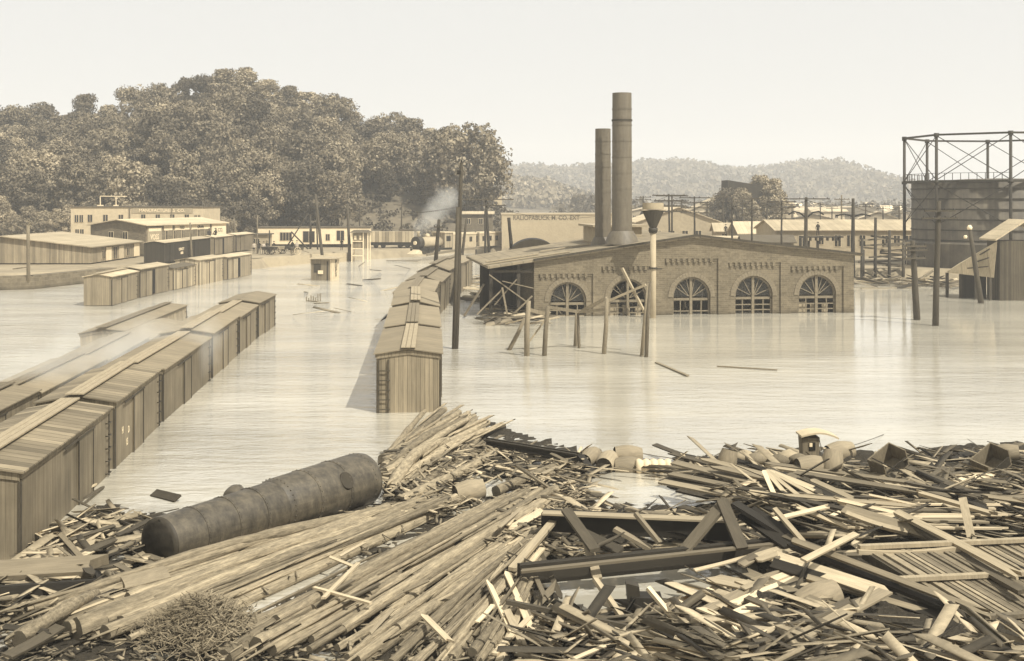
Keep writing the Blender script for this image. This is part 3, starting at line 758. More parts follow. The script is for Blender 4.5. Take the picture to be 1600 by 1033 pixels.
MB().box(-.5, .5, -.2, .2, 0, .2).box(2.3, 3.1, -.2, .2, 0, .2).build('foot', M['white'], t)
# low houses beyond left
t = building('white_shed', 'long low white shed with dark windows along the far left bank', 'shed', ((402 - 800) / F * 203, 203, 1.5), R(3), 18.6, 5, 3.05, 0, 'white', 'roof_dark', 'f', over=.1, wins=[('f', 3.8, 1.0, .9, 1.3), ('f', 4.8, 1.0, .9, 1.3), ('f', 7.6, .7, 1.9, 1.8), ('f', 11.4, 1.0, .6, 1.0), ('f', 13.2, 1.0, 1.2, 1.6), ('f', 16.4, .6, 1.5, 1.7)], z0=.35)
MB().box(.1, 18.5, .3, 4.8, -.6, .33).build('footing', M['timber'], t)
t = building('low_shed', 'small dull shed front left of the long white shed', 'shed', (-45.5, 196, 1.2), 0, 6, 4, 2.4, 0, 'cream2', 'roof_dark', 'f', over=.3, wins=[('f', .6, 1.0, 1.6, .8), ('f', 3.6, 1.0, 1.2, .8)])
# slatted white tower
p = W(549, 409)
t = thing('crossing_tower', 'tall white-framed timber crossing cabin standing in the flood', 'cabin', (p.x, p.y, 0), R(-8))
m = MB()
for x_ in (0, 1.75, 2.45):
    m.box(x_, x_ + .14, -.02, .12, -1.2, 4.35)
for z_ in (.85, 1.9, 3.0): m.box(.142, 1.748, -.02, .1, z_, z_ + .12); 
m.box(0, .12, 1.4, 1.54, -1.2, 4.3); m.box(2.45, 2.57, 1.4, 1.54, -1.2, 4.3)
m.build('frame', M['white'], t)
MB().box(.16, 2.43, .14, 1.38, 2.0, 4.3).build('wall', M['siding_mid'], t)
MB().box(.4, .75, .1, .135, 3.3, 3.9).box(1.2, 1.5, .1, .135, 3.3, 3.9).build('window', M['white'], t)
MB().hexa([(-.2, -.3, 4.36), (2.8, -.3, 4.36), (2.8, 1.8, 4.36), (-.2, 1.8, 4.36), (.3, .2, 4.75), (2.3, .2, 4.75), (2.3, 1.3, 4.75), (.3, 1.3, 4.75)]).build('roof', M['roof_dark'], t)
# floating shanty lettered PUPS
p = W(486, 438)
t = thing('lunch_stand', 'small floating lunch stand with open hatch and lettering down its side', 'stand', (p.x, p.y, 0), R(-14))
MB().box(0, 2.5, 0, 2.3, -.4, 2.45).build('wall', M['siding_mid'], t)
MB().box(.35, 1.2, -.03, -.003, .9, 1.9).build('hatch', M['timber'], t)
MB().box(.9, 1.5, -.12, -.033, .75, 1.15).build('shelf', M['white'], t)
MB().box(1.95, 2.1, -.03, -.003, 0, 2.2).build('door', M['timber'], t)
MB().box(2.503, 2.53, 0, 2.3, -.3, 2.4).box(2.35, 2.5, -.05, -.003, -.3, 2.4).build('corner_board', M['cream'], t)
text('lettering', 'P\nU\nP\nS', .62, M['black'], t, (2.55, 1.3, 1.35), (R(90), 0, R(90)), 1.5)
MB().hexa([(-.25, -.3, 2.46), (2.8, -.3, 2.46), (3.0, 2.7, 2.46), (-.2, 2.6, 2.46), (.1, -.1, 2.66), (2.8, -.3, 2.54), (3.0, 2.7, 2.56), (.2, 2.4, 2.8)]).build('roof', M['cream2'], t)
# quay walls
def wallrun(name, label, pts, h0, h1, th, mat):
    m = MB()
    for a, b_ in zip(pts[:-1], pts[1:]):
        a, b_ = Vector(a), Vector(b_); n_ = Vector((-(b_ - a).y, (b_ - a).x)).normalized() * th
        m.hexa([(a.x, a.y, h0), (b_.x, b_.y, h0), (b_.x + n_.x, b_.y + n_.y, h0), (a.x + n_.x, a.y + n_.y, h0), (a.x, a.y, h1), (b_.x, b_.y, h1), (b_.x + n_.x, b_.y + n_.y, h1), (a.x + n_.x, a.y + n_.y, h1)])
    return tag(m.build(name, mat), label, 'wall')
wallrun('quay_wall', 'dark stone quay wall at the left edge of the flood', [(-90, 117), (-62, 121), (-49.6, 126), (-45.8, 141)], -2, 1.42, 1.2, M['stone'])
wallrun('quay_wall', 'low pale quay wall in front of the crowd on the left bank', [(-36.6, 160), (-29.2, 178), (-24, 184)], -2, 1.3, .8, M['tan'])

# gondola, locomotive, coaches on the far bank
t = thing('gondola_car', 'dark slatted gondola car on the far bank behind the white cabin', 'gondola', ((576 - 800) / F * 200, 200, GZ))
MB().box(0, 7.4, 0, 2.6, 1.0, 2.75).build('body', M['staves'], t)
MB().box(.1, 7.3, .1, 2.5, .5, .98).build('underframe', M['black'], t)
w0 = MB().tube([(0, 0, .45), (0, .12, .45)], .42, 14).build('wheel', M['black'], t, (1.2, -.02, 0))
for x_ in (2.4, 5.2, 6.4):
    k = w0.copy(); col.objects.link(k); k.parent = t; k.location = (x_, -.02, 0)
t = thing('boxcar', 'short dark boxcar coupled to the gondola by the locomotive', 'boxcar', ((624 - 800) / F * 202, 202, GZ))
MB().box(0, 3.2, 0, 2.6, .8, 2.9).build('body', M['siding_mid'], t); MB().box(-.1, 3.3, -.1, 2.7, 2.91, 3.1).build('roof', M['roof_dark'], t); MB().box(.2, 3, .2, 2.4, .3, .78).build('underframe', M['black'], t)
p = P(650, 398, 185)
t = thing('locomotive', 'steam locomotive facing the flood on the far bank under its white plume', 'locomotive', (p.x, p.y, .95), R(-38))
MB().tube([(0, 0, 1.75), (0, 5.6, 1.75)], .88, 24).build('boiler', M['cream2'], t)
sb = MB().tube([(0, -.12, 1.75), (0, .9, 1.75)], .98, 24).build('smokebox', M['iron'], t)
MB().tube([(0, -.3, 1.75), (0, -.12, 1.75)], .3, 16).build('number_plate', M['white'], sb)
MB().lathe([(.22, 2.5), (.2, 3.3), (.36, 3.5)], c=(0, .5, 0), n=14).build('smoke_stack', M['cream'], t)
MB().lathe([(.35, 2.5), (.36, 2.95), (.15, 3.15)], c=(0, 2.6, 0), n=14).build('steam_dome', M['cream'], t)
MB().hexa([(-.9, -1.1, .1), (.9, -1.1, .1), (1.1, .2, .1), (-1.1, .2, .1), (-.3, -.3, .75), (.3, -.3, .75), (1.1, .1, .75), (-1.1, .1, .75)]).build('pilot', M['cream'], t)
MB().box(-1.25, 1.25, 5.2, 7.2, .9, 3.2).build('cab', M['siding_pale'], t); MB().box(-1.4, 1.4, 5.0, 7.4, 3.21, 3.35).build('cab_roof', M['cream'], t)
MB().box(-1.1, 1.1, -.1, 7.2, .55, .9).build('frame', M['black'], t)
MB().box(1.253, 1.27, 5.6, 6.6, 1.9, 2.7).build('window', M['void'], t)
for x_ in (-.95, .95):
    for y_ in (.9, 2.4, 3.9): MB().tube([(x_ - .08, y_, .55), (x_ + .08, y_, .55)], .55, 16).build('wheel', M['iron'], t)
for i in range(2):
    p = W(686 + i * 30, 398 - i * 5); 
    t = thing('coach', ['pale coach behind the locomotive', 'second pale coach of the far train'][i], 'coach', (-11.6 + i * 5.2, 193 + i * 7.6, 1.0), R(-36), 'coaches behind the locomotive')
    MB().box(-1.3, 1.3, 0, 8, .6, 2.7).build('body', M['cream2'], t); MB().box(-1.4, 1.4, -.1, 8.1, 2.71, 2.95).build('roof', M['cream'], t)
    for q in range(3): MB().box(-1.1 + q * .8, -.7 + q * .8, -.03, -.002, 1.3, 2.3).build('window', M['pane'], t)
    for q in range(4): MB().box(1.302, 1.33, .8 + q * 1.8, 1.5 + q * 1.8, 1.5, 2.3).build('window', M['pane'], t)
wallrun('track_trestle', 'thin brown timber railing running behind the centre poles', [(-12.2, 176), (-8.6, 192), (-3.4, 205), (-2.2, 213)], 1.15, 1.5, .25, M['timber_mid'])

# derrick frame and tangle of carts
p = P(430, 402, 186)
t = thing('derrick', 'crossed derrick poles with a hanging hook on the left bank', 'derrick', (0, 0, 0))
def PP(px, py, d): return P(px, py, d)
MB().tube([PP(444, 392, 186), PP(482, 333, 186)], [.12, .08], 6).build('boom', M['timber'], t)
MB().tube([PP(455, 362, 185), PP(481, 389, 185), PP(487, 386, 185), PP(487, 345, 185)], .12, 6).build('chain', M['timber'], t)
MB().tube([PP(485, 389, 186.4), PP(485, 335, 186.4)], .16, 6).build('mast', M['timber'], t)

# ---------------------------------------------------------------- poles
def pole(label, base, top, r0, r1=None, arms=(), name='utility_pole', mat='timber', group=None, cat='pole', extra=None, splice=None):
    base, top = Vector(base), Vector(top); r1 = r1 or r0 * .7
    t = thing(name, label, cat, base, 0, group)
    v = top - base
    below = -v.normalized() * 1.6
    MB().tube([below, v * .35 + Vector((rnd.uniform(-.04, .04), 0, 0)), v * .7, v], [r0 * 1.05, r0 * .93, r0 * .82, r1], 9, jit=.04).build('post', M[mat], t)
    for (f, ln, ang) in arms:
        c = v * f; dx = Vector((math.cos(ang), math.sin(ang), 0)) * ln / 2; off = Vector((0, -r0 - .04, 0))
        a = MB().bar(c - dx + off, c + dx + off, .11, .13).build('crossarm', M[mat], t)
        im = MB(); 
        for k in range(4):
            q = c + off + dx * (-.9 + .6 * k); im.lathe([(.035, .066), (.05, .14), (.02, .2)], c=tuple(q), n=6)
        im.build('insulator', M['pane'], a)
    if splice: MB().tube([v * splice[0] + Vector((-.12, -.1, 0)), v * splice[1] + Vector((-.12, -.1, 0))], r0 * .75, 8).build('splice', M[mat], t)
    if extra: extra(t, v)
    return t
pole('tallest dark pole standing in the flood right of the centre boxcars', W(712, 545), P(721, 254, 76.2), .16, .11, splice=(0, .76), extra=lambda t, v: MB().box(.08, .32, -.06, .06, v.z - .75, v.z - .5).tube([v + Vector((0, 0, 0)), v + Vector((0, 0, .18))], .05, 6).build('bracket', M['black'], t))
pole('leaning pole rising behind the far centre boxcars', P(681, 408, 126), P(686, 343, 126), .22, arms=[(.82, .9, 0)])
pole('thin leaning pole just right of the tallest pole', P(722, 400, 150), P(729, 341, 150), .19)
pole('telegraph pole with drooping wires right of the centre boxcars', P(765, 402, 150), P(759, 310, 150), .2, .13, arms=[(.98, 7, R(12)), (.88, 5, R(12))])
pole('slim straight pole paired with the wired telegraph pole', P(758, 402, 165), P(758, 330, 165), .17)
pole('bare pole rising behind the dark round tank', P(799, 392, 125), P(795, 340, 125), .2, .17)
pole('thin post left of the wired telegraph poles', P(744, 395, 200), P(743, 362, 200), .15)
pole('tall dark pole behind the floating lunch stand', P(504, 404, 176), P(493, 304, 176), .24, .14)
pole('pole standing beside the white crossing cabin', P(546, 406, 183), P(543, 318, 183), .24, .14)
pole('slim pole above the gondola car', P(562, 362, 210), P(562, 320, 210), .13)
pole('slim pole by the gondola, right of the cabin', P(627, 362, 212), P(628, 312, 212), .13)
pole('thin pole beside the tall dark pole left of the cabin', P(496, 385, 195), P(494, 330, 195), .14)
pole('light pole before the left warehouse corner', W(44, 452), P(44, 352, 124), .2, .16, mat='timber_mid', extra=lambda t, v: MB().bar(v, v + Vector((.2, 0, .3)), .15).bar(v + Vector((.2, 0, .3)), v + Vector((-.25, 0, .45)), .1).bar(Vector((-1.6, 0, 2.1)), Vector((0, 0, 2.3)), .12).build('bracket', M['timber_mid'], t))
pole('pole standing beside the black lettered boxcar', P(300, 408, 148), P(297, 348, 148), .13, mat='timber_mid')
pole('pale pole right of the bank boxcars', P(356, 376, 200), P(356, 342, 200), .14, mat='timber_mid')
pole('second pale pole right of the bank boxcars', P(366, 376, 200), P(366, 341, 200), .16, mat='timber_mid')
pole('thin pole before the low shed on the left bank', P(402, 400, 180), P(402, 336, 180), .12, mat='timber_mid')
pole('thin post in front of the long white shed', P(421, 398, 182), P(421, 360, 182), .13)
# right group
tg = 'telegraph poles behind the power house roof'
for (px, yb, yt, d, arms, lb_) in (
    (1045, 366, 303, 150, 4, 'telegraph pole with four crossarms, left one of the close pair'),
    (1050, 366, 304, 155, 4, 'telegraph pole with four crossarms, right one of the close pair'),
    (1085, 366, 307, 160, 4, 'telegraph pole with four short crossarms over the roof peak'),
    (1144, 372, 308, 155, 1, 'dark pole standing left of the dark tipple'),
    (1175, 374, 308, 155, 4, 'telegraph pole with four crossarms below the dark tipple'),
    (1221.5, 382, 313, 150, 4, 'telegraph pole before the left end of the long brick shed'),
    (1259.5, 392, 308, 145, 1, 'heavy dark pole with one wide crossarm before the brick shed'),
    (1315, 384, 305, 190, 1, 'slim pale pole rising behind the long brick shed roof'),
    (1333, 400, 310, 140, 0, 'thick dark pole with bracket arms above the right roof corner')):
    r = 1.6 if px not in (1259.5, 1333) else 3.2
    ar = [(1 - .03 - .11 * k, (4.2 if px < 1100 else 3.6) * (.9 if k else 1), R(6)) for k in range(arms)]
    if px == 1259.5: ar = [(.97, 5.6, R(4))]
    if px == 1315: ar = [(.93, 2.4, 0)]
    if px == 1144: ar = [(.8, 1, 0)]
    def ex(t, v, px=px):
        if px in (1259.5, 1333):
            m = MB()
            for s_ in (-1, 1):
                m.tube([v * .66, v * .70 + Vector((s_ * .8, 0, .35)), v * .7 + Vector((s_ * 1.5, 0, .5)), v * .7 + Vector((s_ * 2.1, 0, .1))] if px < 1300 else [v * .72, v * .74 + Vector((s_ * 1.0, 0, .15)), v * .72 + Vector((s_ * 2.0, 0, .1))], .1, 6)
            m.build('lamp_bracket', M['black'], t)
    pole(lb_, P(px + (1 if px == 1045 else 0), yb + 12, d), P(px, yt, d), r * d / F, arms=ar, group=tg, name='telegraph_pole', extra=ex, mat='timber' if px != 1315 else 'timber_mid')
# leaning poles at right
pole('leaning pole standing in the flood with a shadow at its foot', W(1433, 500), P(1426, 376, 94), .27, .17, arms=[(.93, 2.2, R(20)), (.78, 2.0, R(20)), (.88, 2.4, R(20))], mat='timber_brown')
pole('tall leaning pole before the gas holder with two short crossarms', W(1462, 509), P(1467, 314, 90), .24, .15, arms=[(.92, 2.4, R(8)), (.86, 2.8, R(8))], mat='timber_brown')
pole('crooked pole leaning left before the shed roof at right', W(1533, 474), P(1515, 357, 109), .26, .15, extra=lambda t, v: MB().lathe([(.22, -.1), (.25, .1), (.12, .3)], c=tuple(v), n=8).lathe([(.15, -.1), (.18, .1), (.1, .2)], c=tuple(v * .88 + Vector((-.5, 0, 0))), n=8).build('insulator', M['white'], t))
# wires
def wire(label, a, b_, sag, r=.022):
    a, b_ = Vector(a), Vector(b_); pts = []
    for i in range(13):
        t_ = i / 12; p_ = a.lerp(b_, t_); p_.z -= sag * 4 * t_ * (1 - t_); pts.append(p_ - a)
    m = MB().tube(pts, r, 4, smooth=False)
    return tag(m.build('telegraph_wire', M['timber'], None, a), label, 'wire', 'wires strung between the poles')
wire('upper wire from the wired telegraph pole left to the tallest pole', P(739, 318, 160), P(500, 330, 180), 1.0)
wire('long wire running left across the grassy slope', P(759, 314, 150), P(562, 325, 210), 1.2)
wire('wire drooping from the wired telegraph pole to the pale hall', P(759, 320, 150), P(1045, 306, 150), 2.2)
wire('wire spanning from the close pair to the pole over the peak', P(1045, 306, 150), P(1085, 310, 160), .3)
wire('wire from the pole over the peak toward the dark tipple', P(1085, 316, 160), P(1175, 313, 155), .5)
wire('wire from the dark tipple pole to the brick shed pole', P(1175, 316, 155), P(1221, 320, 150), .3)
wire('wire above the long brick shed toward the gas holder', P(1315, 314, 190), P(1425, 326, 170), .5)
wire('thin cable rising from the debris to the right over the water', W(1312, 702, .6), P(1480, 620, 60), .3, .012)

# ---------------------------------------------------------------- trestles
t = thing('timber_trestle', 'wrecked timber trestle of leaning posts in front of the left arches', 'trestle', (0, 0, 0))
for a, b_, r in (((795, 547), (820, 497), .17), ((824, 556), (826, 470), .22), ((851, 556), (856, 478), .19), ((899, 541), (901, 488), .18), ((905, 544), (903, 487), .12), ((943, 553), (948, 466), .19), ((1003, 556), (1013, 443), .15), ((1010, 558), (1016, 440), .15)):
    p = W(*a); q = P(b_[0], b_[1], p.y); d = (q - p)
    MB().tube([p - d.normalized(), p.lerp(q, .5) + Vector((rnd.uniform(-.06, .06), 0, 0)), q], [r * .8, r * .74, r * .6], 8, jit=.08).build('post', M['timber_mid'], t)
for a, b_, r, da, db in (((856, 480), (903, 487), .14, 74, 76), ((826, 484), (857, 492), .16, 74, 75), ((903, 488), (950, 483), .12, 76, 75), ((910, 486), (948, 466), .14, 76, 75), ((972, 419), (1007, 488), .1, 75, 74), ((951, 470), (1009, 445), .1, 75, 74), ((826, 535), (852, 500), .07, 73, 73)):
    MB().bar(P(a[0], a[1], da), P(b_[0], b_[1], db), r * 1.6, r * 1.4).build('brace', M['timber_mid' if r > .11 else 'board_light'], t)
t = thing('timber_trestle', 'ladder-like timber trestle of stacked rails between power house and gas holder', 'trestle', (0, 0, 0))
for px, yb, yt in ((1346, 448, 372), (1348, 420, 390), (1367, 446, 340), (1389, 442, 360), (1411, 438, 376)):
    p = P(px, yb, 140); q = P(px + 1, yt, 140)
    MB().tube([p - Vector((0, 0, 1.5)), q], [.2, .16], 7, jit=.05).build('post', M['timber'], t)
for k in range(17):
    y_ = 372 + k * 4.2 + rnd.uniform(-2, 2); x_ = 1340 + rnd.uniform(0, 40); s_ = rnd.choice((-7, -4, 3, 5, 8)) ; ln = rnd.uniform(35, 75)
    MB().bar(P(x_, y_ + s_ / 2, 139.6 + rnd.uniform(0, 1.6)), P(min(x_ + ln, 1428), y_ - s_ / 2, 141), .12, .2).build('rail', M['timber' if rnd.random() < .65 else 'timber_mid'], t)
for k, (px, py) in enumerate(((760, 474), (768, 468))):
    p = W(px, py); q = P(px - 2, py - (35 if k == 0 else 42), p.y)
    t = thing('mooring_post', ['short dark mooring post left of the lean-to', 'second dark mooring post nearer the lean-to'][k], 'post', p, group='mooring posts by the lean-to')
    MB().tube([Vector((0, 0, -1)), q - p], .18, 8, jit=.05).build('post', M['timber'], t)
    MB().bar(Vector((-.8, 0, .9 + .4 * k)), Vector((1.2, 0, 1.0 + .4 * k)), .15).build('rail', M['timber'], t)

# ---------------------------------------------------------------- gas holder at right
gc = Vector(((1560 - 800) / F * 148, 148, 0)); RG = 140 * 148 / F
t = thing('gas_holder', 'large dark riveted gas holder inside an open steel guide frame', 'gas holder', (gc.x, gc.y, .8))
ra = RG * .925; zt_ = 11.3 - .8
prof = [(ra, 0), (ra, zt_)]
MB().lathe(prof + [(ra * .96, zt_ + .15), (ra * .4, zt_ + .5), (.01, zt_ + .6)], n=72, cap=False).build('tank', M['holder'], t)
hb = MB()
for k in range(8):
    z = 1.2 + k * 1.22; hb.lathe([(ra + .002, z), (ra + .09, z), (ra + .09, z + .14), (ra + .002, z + .14)], n=72, cap=False, smooth=False)
hb.build('hoop', M['iron'], t)
MB().lathe([(ra + .002, 0), (ra + .5, 0), (ra + .5, 3.3), (ra + .3, 3.5), (ra + .002, 3.5)], n=72, cap=False, smooth=False).build('water_tank', M['holder'], t)
zr = 16.9 - .8
angs = [R(a) for a in (255, 210, 165, 120, 75, 30, -15, -60)]
cols_ = [(RG * math.cos(a), RG * math.sin(a)) for a in angs]
for (x_, y_) in cols_:
    c_ = MB()
    c_.tube([(x_, y_, -.5), (x_, y_, zr)], [.2, .17], 10); c_.lathe([(.3, 0), (.3, .5)], c=(x_, y_, zr - .3), n=8); c_.lathe([(.34, 0), (.34, .35)], c=(x_, y_, zt_ - .1), n=8)
    c_.build('column', M['steel'], t)
for i in range(8):
    a_, b_ = cols_[i], cols_[(i + 1) % 8]
    for z, th_, nm in ((zr, .22, 'top_girder'), (zt_ + .15, .28, 'deck_girder')):
        MB().bar((*a_, z), (*b_, z), th_, th_).build(nm, M['steel'], t)
    MB().tube([(*a_, zt_ + .3), (*b_, zr - .1)], .05, 5).build('brace', M['steel'], t)
    MB().tube([(*b_, zt_ + .3), (*a_, zr - .1)], .05, 5).build('brace', M['steel'], t)
    if i in (0, 1, 2): 
        MB().tube([(*a_, zt_ - .2), (*b_, zt_ - 5)], .05, 5).build('brace', M['steel'], t)
        MB().tube([(*b_, zt_ - .2), (*a_, zt_ - 5)], .05, 5).build('brace', M['steel'], t)
        rl = MB(); va, vb = Vector((*a_, 0)), Vector((*b_, 0))
        for q in range(9):
            p_ = va.lerp(vb, q / 9) * 1.0; rl.box(p_.x - .03, p_.x + .03, p_.y - .03, p_.y + .03, zt_ + .3, zt_ + 1.1)
        rl.bar((*a_, zt_ + 1.1), (*b_, zt_ + 1.1), .05)
        rl.build('railing', M['steel'], t)
# low sheds in front of the holder
t = thing('boat_shed', 'dark timber shed with tin lean-to roof at the right edge', 'shed', (0, 0, 0))
def pt(px, py, d): return P(px, py, d)
d0 = 112.0
xa, xb = (1562 - 800) / F * d0, (1562 - 800) / F * d0 + 9
MB().box(xa, xb, d0, d0 + 3, -2, 5.5).build('wall', M['siding_shed'], t)
m = MB(); e0 = pt(1556, 374, d0 - .6); e1 = pt(1604, 343, d0 - .6)
dz = Vector((0, 4, 0)); 
m.hexa([e0 - Vector((0, 0, .15)), e1 - Vector((0, 0, .15)), e1 + dz - Vector((0, 0, .15)), e0 + dz - Vector((0, 0, .15)), e0, e1, e1 + dz, e0 + dz])
e2 = e1 + Vector((4.2, 0, -2.2))
m.hexa([e1 - Vector((-.002, 0, .15)), e2 - Vector((0, 0, .15)), e2 + dz - Vector((0, 0, .15)), e1 + dz - Vector((-.002, 0, .15)), e1 + Vector((.002, 0, 0)), e2, e2 + dz, e1 + dz + Vector((.002, 0, 0))])
m.build('roof', M['roof_light'], t)
a1 = pt(1480, 424, 116); a2 = pt(1553, 432, 111.5); a3 = pt(1558, 377, 111.9); a4 = pt(1496, 413, 117); a3b = pt(1548, 381, 119)
m = MB().quad([a1, a2, a3, a4]); m.quad([p_ - Vector((0, 0, .12)) for p_ in (a4, a3, a2, a1)])
for q, w_ in ((a1, a2), (a2, a3), (a3, a4), (a4, a1)): m.quad([q - Vector((0, 0, .12)), w_ - Vector((0, 0, .12)), w_, q])
lr = m.build('lean_to_roof', M['roof_light'], t)
m = MB()
for f in (.25, .5, .75): m.bar(a1.lerp(a4, f) * 1 + (a2 - a1) * .15 + Vector((0, 0, .1)), a2.lerp(a3, f) + Vector((-.6, 0, .1)), .1)
m.build('roof_cleat', M['timber'], lr)
m = MB()
for f in (.05, .35, .68, .98): p_ = a1.lerp(a2, f) + Vector((0, .5, 0)); m.box(p_.x - .12, p_.x + .12, p_.y, p_.y + .24, -1.5, p_.z - .15)
m.build('post', M['timber'], t)
p1_ = a1 + Vector((.3, 3, 0)); MB().box(a1.x + .9, xa - .02, d0 + 3.1, d0 + 3.3, -1.5, 2.4).build('lean_to_wall', M['siding_dark'], t)

# ---------------------------------------------------------------- town on the right and centre
t = building('brick_shed', 'long pale brick shed with a row of windows behind the power house', 'shed', ((1213 - 800) / F * 172, 172, 1.0), R(1), 21, 13, 3.95, 1.3, 'cream2', 'roof_light', 'x',
             wins=[('f', 1.2, 1.6, .8, 1.5), ('f', 3.2, 1.6, .9, 1.6), ('f', 6, 2.0, .7, 1.2)] + [('f', 8.3 + q * 1.75, 1.7, .85, 1.55) for q in range(3)] + [('f', 15.0 + q * 1.7, 1.7, .85, 1.5) for q in range(3)])
t = building('hall', 'large pale hall with faint dark lettering high on its blank wall', 'hall', ((784 - 800) / F * 202, 202, .9), R(1), 19.5, 12, 5.9, 0, 'tan', 'tan', 'f', over=.1)
text('lettering', 'RALIOPABUCK M. CO. EXT', 1.05, M['timber_mid'], t, (7.4, -.02, 5.35), (R(90), 0, 0), .88)
t = building('small_house', 'dark brick house left of the pale hall', 'house', (-9.8, 236, 1.2), 0, 6, 6, 5.3, .4, 'brick', 'roof_light', 'x', wins=[('f', 1, 3.4, .7, 1), ('f', 3.4, 3.4, .7, 1)])
hs_ = 'flat town buildings behind the power house'
building('depot', 'broad pale hipped depot roof left of the dark tipple', 'depot', (22, 215, 1.3), R(4), 15, 12, 4.0, 2.6, 'cream2', 'roof_light', 'y', wins=[('f', 1 + q * 2.4, 1.2, 1, 1.3) for q in range(5)])
building('freight_house', 'long low white-roofed freight house over the roof ridge', 'freight house', (25, 180, 1.3), R(2), 21, 8, 2.2, 0, 'white', 'roof_light', 'f', wins=[('f', 2 + q * 4, .6, 1.4, 1.0) for q in range(4)])
building('lumber_shed', 'low shed with broken dark roof left of the brick shed', 'shed', (31.5, 165, 1.3), R(-6), 6.6, 7, 2.2, .8, 'siding_mid', 'roof_dark', 'x')
t = thing('coal_tipple', 'big dark timber coal tipple rising over the town roofs', 'tipple', (50, 262, 1.5), R(4))
MB().hexa([(-3.5, 0, 6), (4.2, 0, 6), (4.2, 6, 6), (-3.5, 6, 6), (-3.5, 0, 12), (4.2, 0, 10.8), (4.2, 6, 10.8), (-3.5, 6, 12)]).build('bin', M['siding_dark'], t)
MB().hexa([(-6, -.5, 5.0), (5, -.5, 4.8), (5, 6.5, 4.8), (-6, 6.5, 5.0), (-5, 0, 6.0), (5, 0, 5.95), (5, 6, 5.95), (-5, 6, 6.0)]).build('chute', M['siding_dark'], t)
for x_ in (-3, 0, 3.4):
    for y_ in (.5, 5): MB().box(x_, x_ + .35, y_, y_ + .35, -.5, 4.78).build('leg', M['timber'], t)
def house(label, px, py, d, wd, hw, rise, wm_, rm_, rot=0, grp='houses scattered below the far hills', z=None):
    x = (px - 800) / F * d; z = gz(x, d) if z is None else z
    dp = wd * .8
    return building('house', label, 'house', (x - wd / 2, d, z - .2), R(rot), wd, dp, hw, rise, wm_, rm_, 'x' if rnd.random() < .5 else 'y', wins=[('f', wd * .18, hw * .5, .9, 1.1), ('f', wd * .66, hw * .5, .9, 1.1), ('f', wd * .42, 0.2, .9, 2)], group=grp)
hl = [('white gabled house on the wooded rise above the pale hall', 893, 305, 760, 10, 4.5, 3, 'white', 'white'), ('small white house among trees over the hall lettering', 852, 303, 820, 9, 4, 2, 'white', 'cream'),
      ('upper white house on the wooded rise, left of the hall', 812, 298, 860, 9, 4, 2.5, 'white', 'cream'), ('pale house low on the rise at its left end', 790, 300, 840, 9, 4.5, 2.4, 'cream', 'white'),
      ('pale house beside the tree at the left foot of the rise', 765, 322, 300, 6, 3, 1.5, 'cream', 'roof_light'), ('grey house behind the left end of the pale hall', 730, 322, 330, 7, 3.5, 1.5, 'cream2', 'roof_dark'),
      ('white house below the round wooded hill at right', 1236, 300, 700, 14, 4, 2, 'cream', 'white'), ('second white house below the round hill', 1280, 303, 690, 16, 3.5, 2.4, 'cream', 'white'),
      ('pale building with two roofs before the round hill', 1255, 320, 420, 12, 4.5, 1.4, 'cream2', 'roof_light'), ('white-windowed building left of the slim pale pole', 1296, 325, 380, 11, 4.0, 1.2, 'cream', 'roof_light'),
      ('pale house in trees near the gas holder frame', 1362, 306, 620, 10, 4, 2.2, 'white', 'white'), ('second pale house near the gas holder frame', 1395, 309, 560, 9, 3.6, 2, 'cream', 'white'),
      ('tall grey building beside the dark tipple', 1215, 318, 330, 9, 6.5, 1, 'cream2', 'cream2'), ('grey shed right of the dark tipple', 1195, 325, 300, 7, 4, 1, 'siding_mid', 'roof_dark'),
      ('pale roofed building left of the dark tipple', 1120, 322, 340, 14, 5.5, 3.2, 'cream2', 'roof_light'), ('low grey building between the tall stack and the funnel', 1010, 330, 380, 13, 4, 1.5, 'cream2', 'roof_light'),
      ('pale house on the slope right of the stacks', 1068, 322, 430, 9, 4, 2, 'cream', 'roof_light')]
for h_ in hl: house(*h_)
# right town low buildings
building('freight_shed', 'long dark freight shed close under the gas holder frame', 'shed', (44, 196, 1.3), R(1), 20, 7, 2.6, .8, 'siding_dark', 'roof_light', 'x')

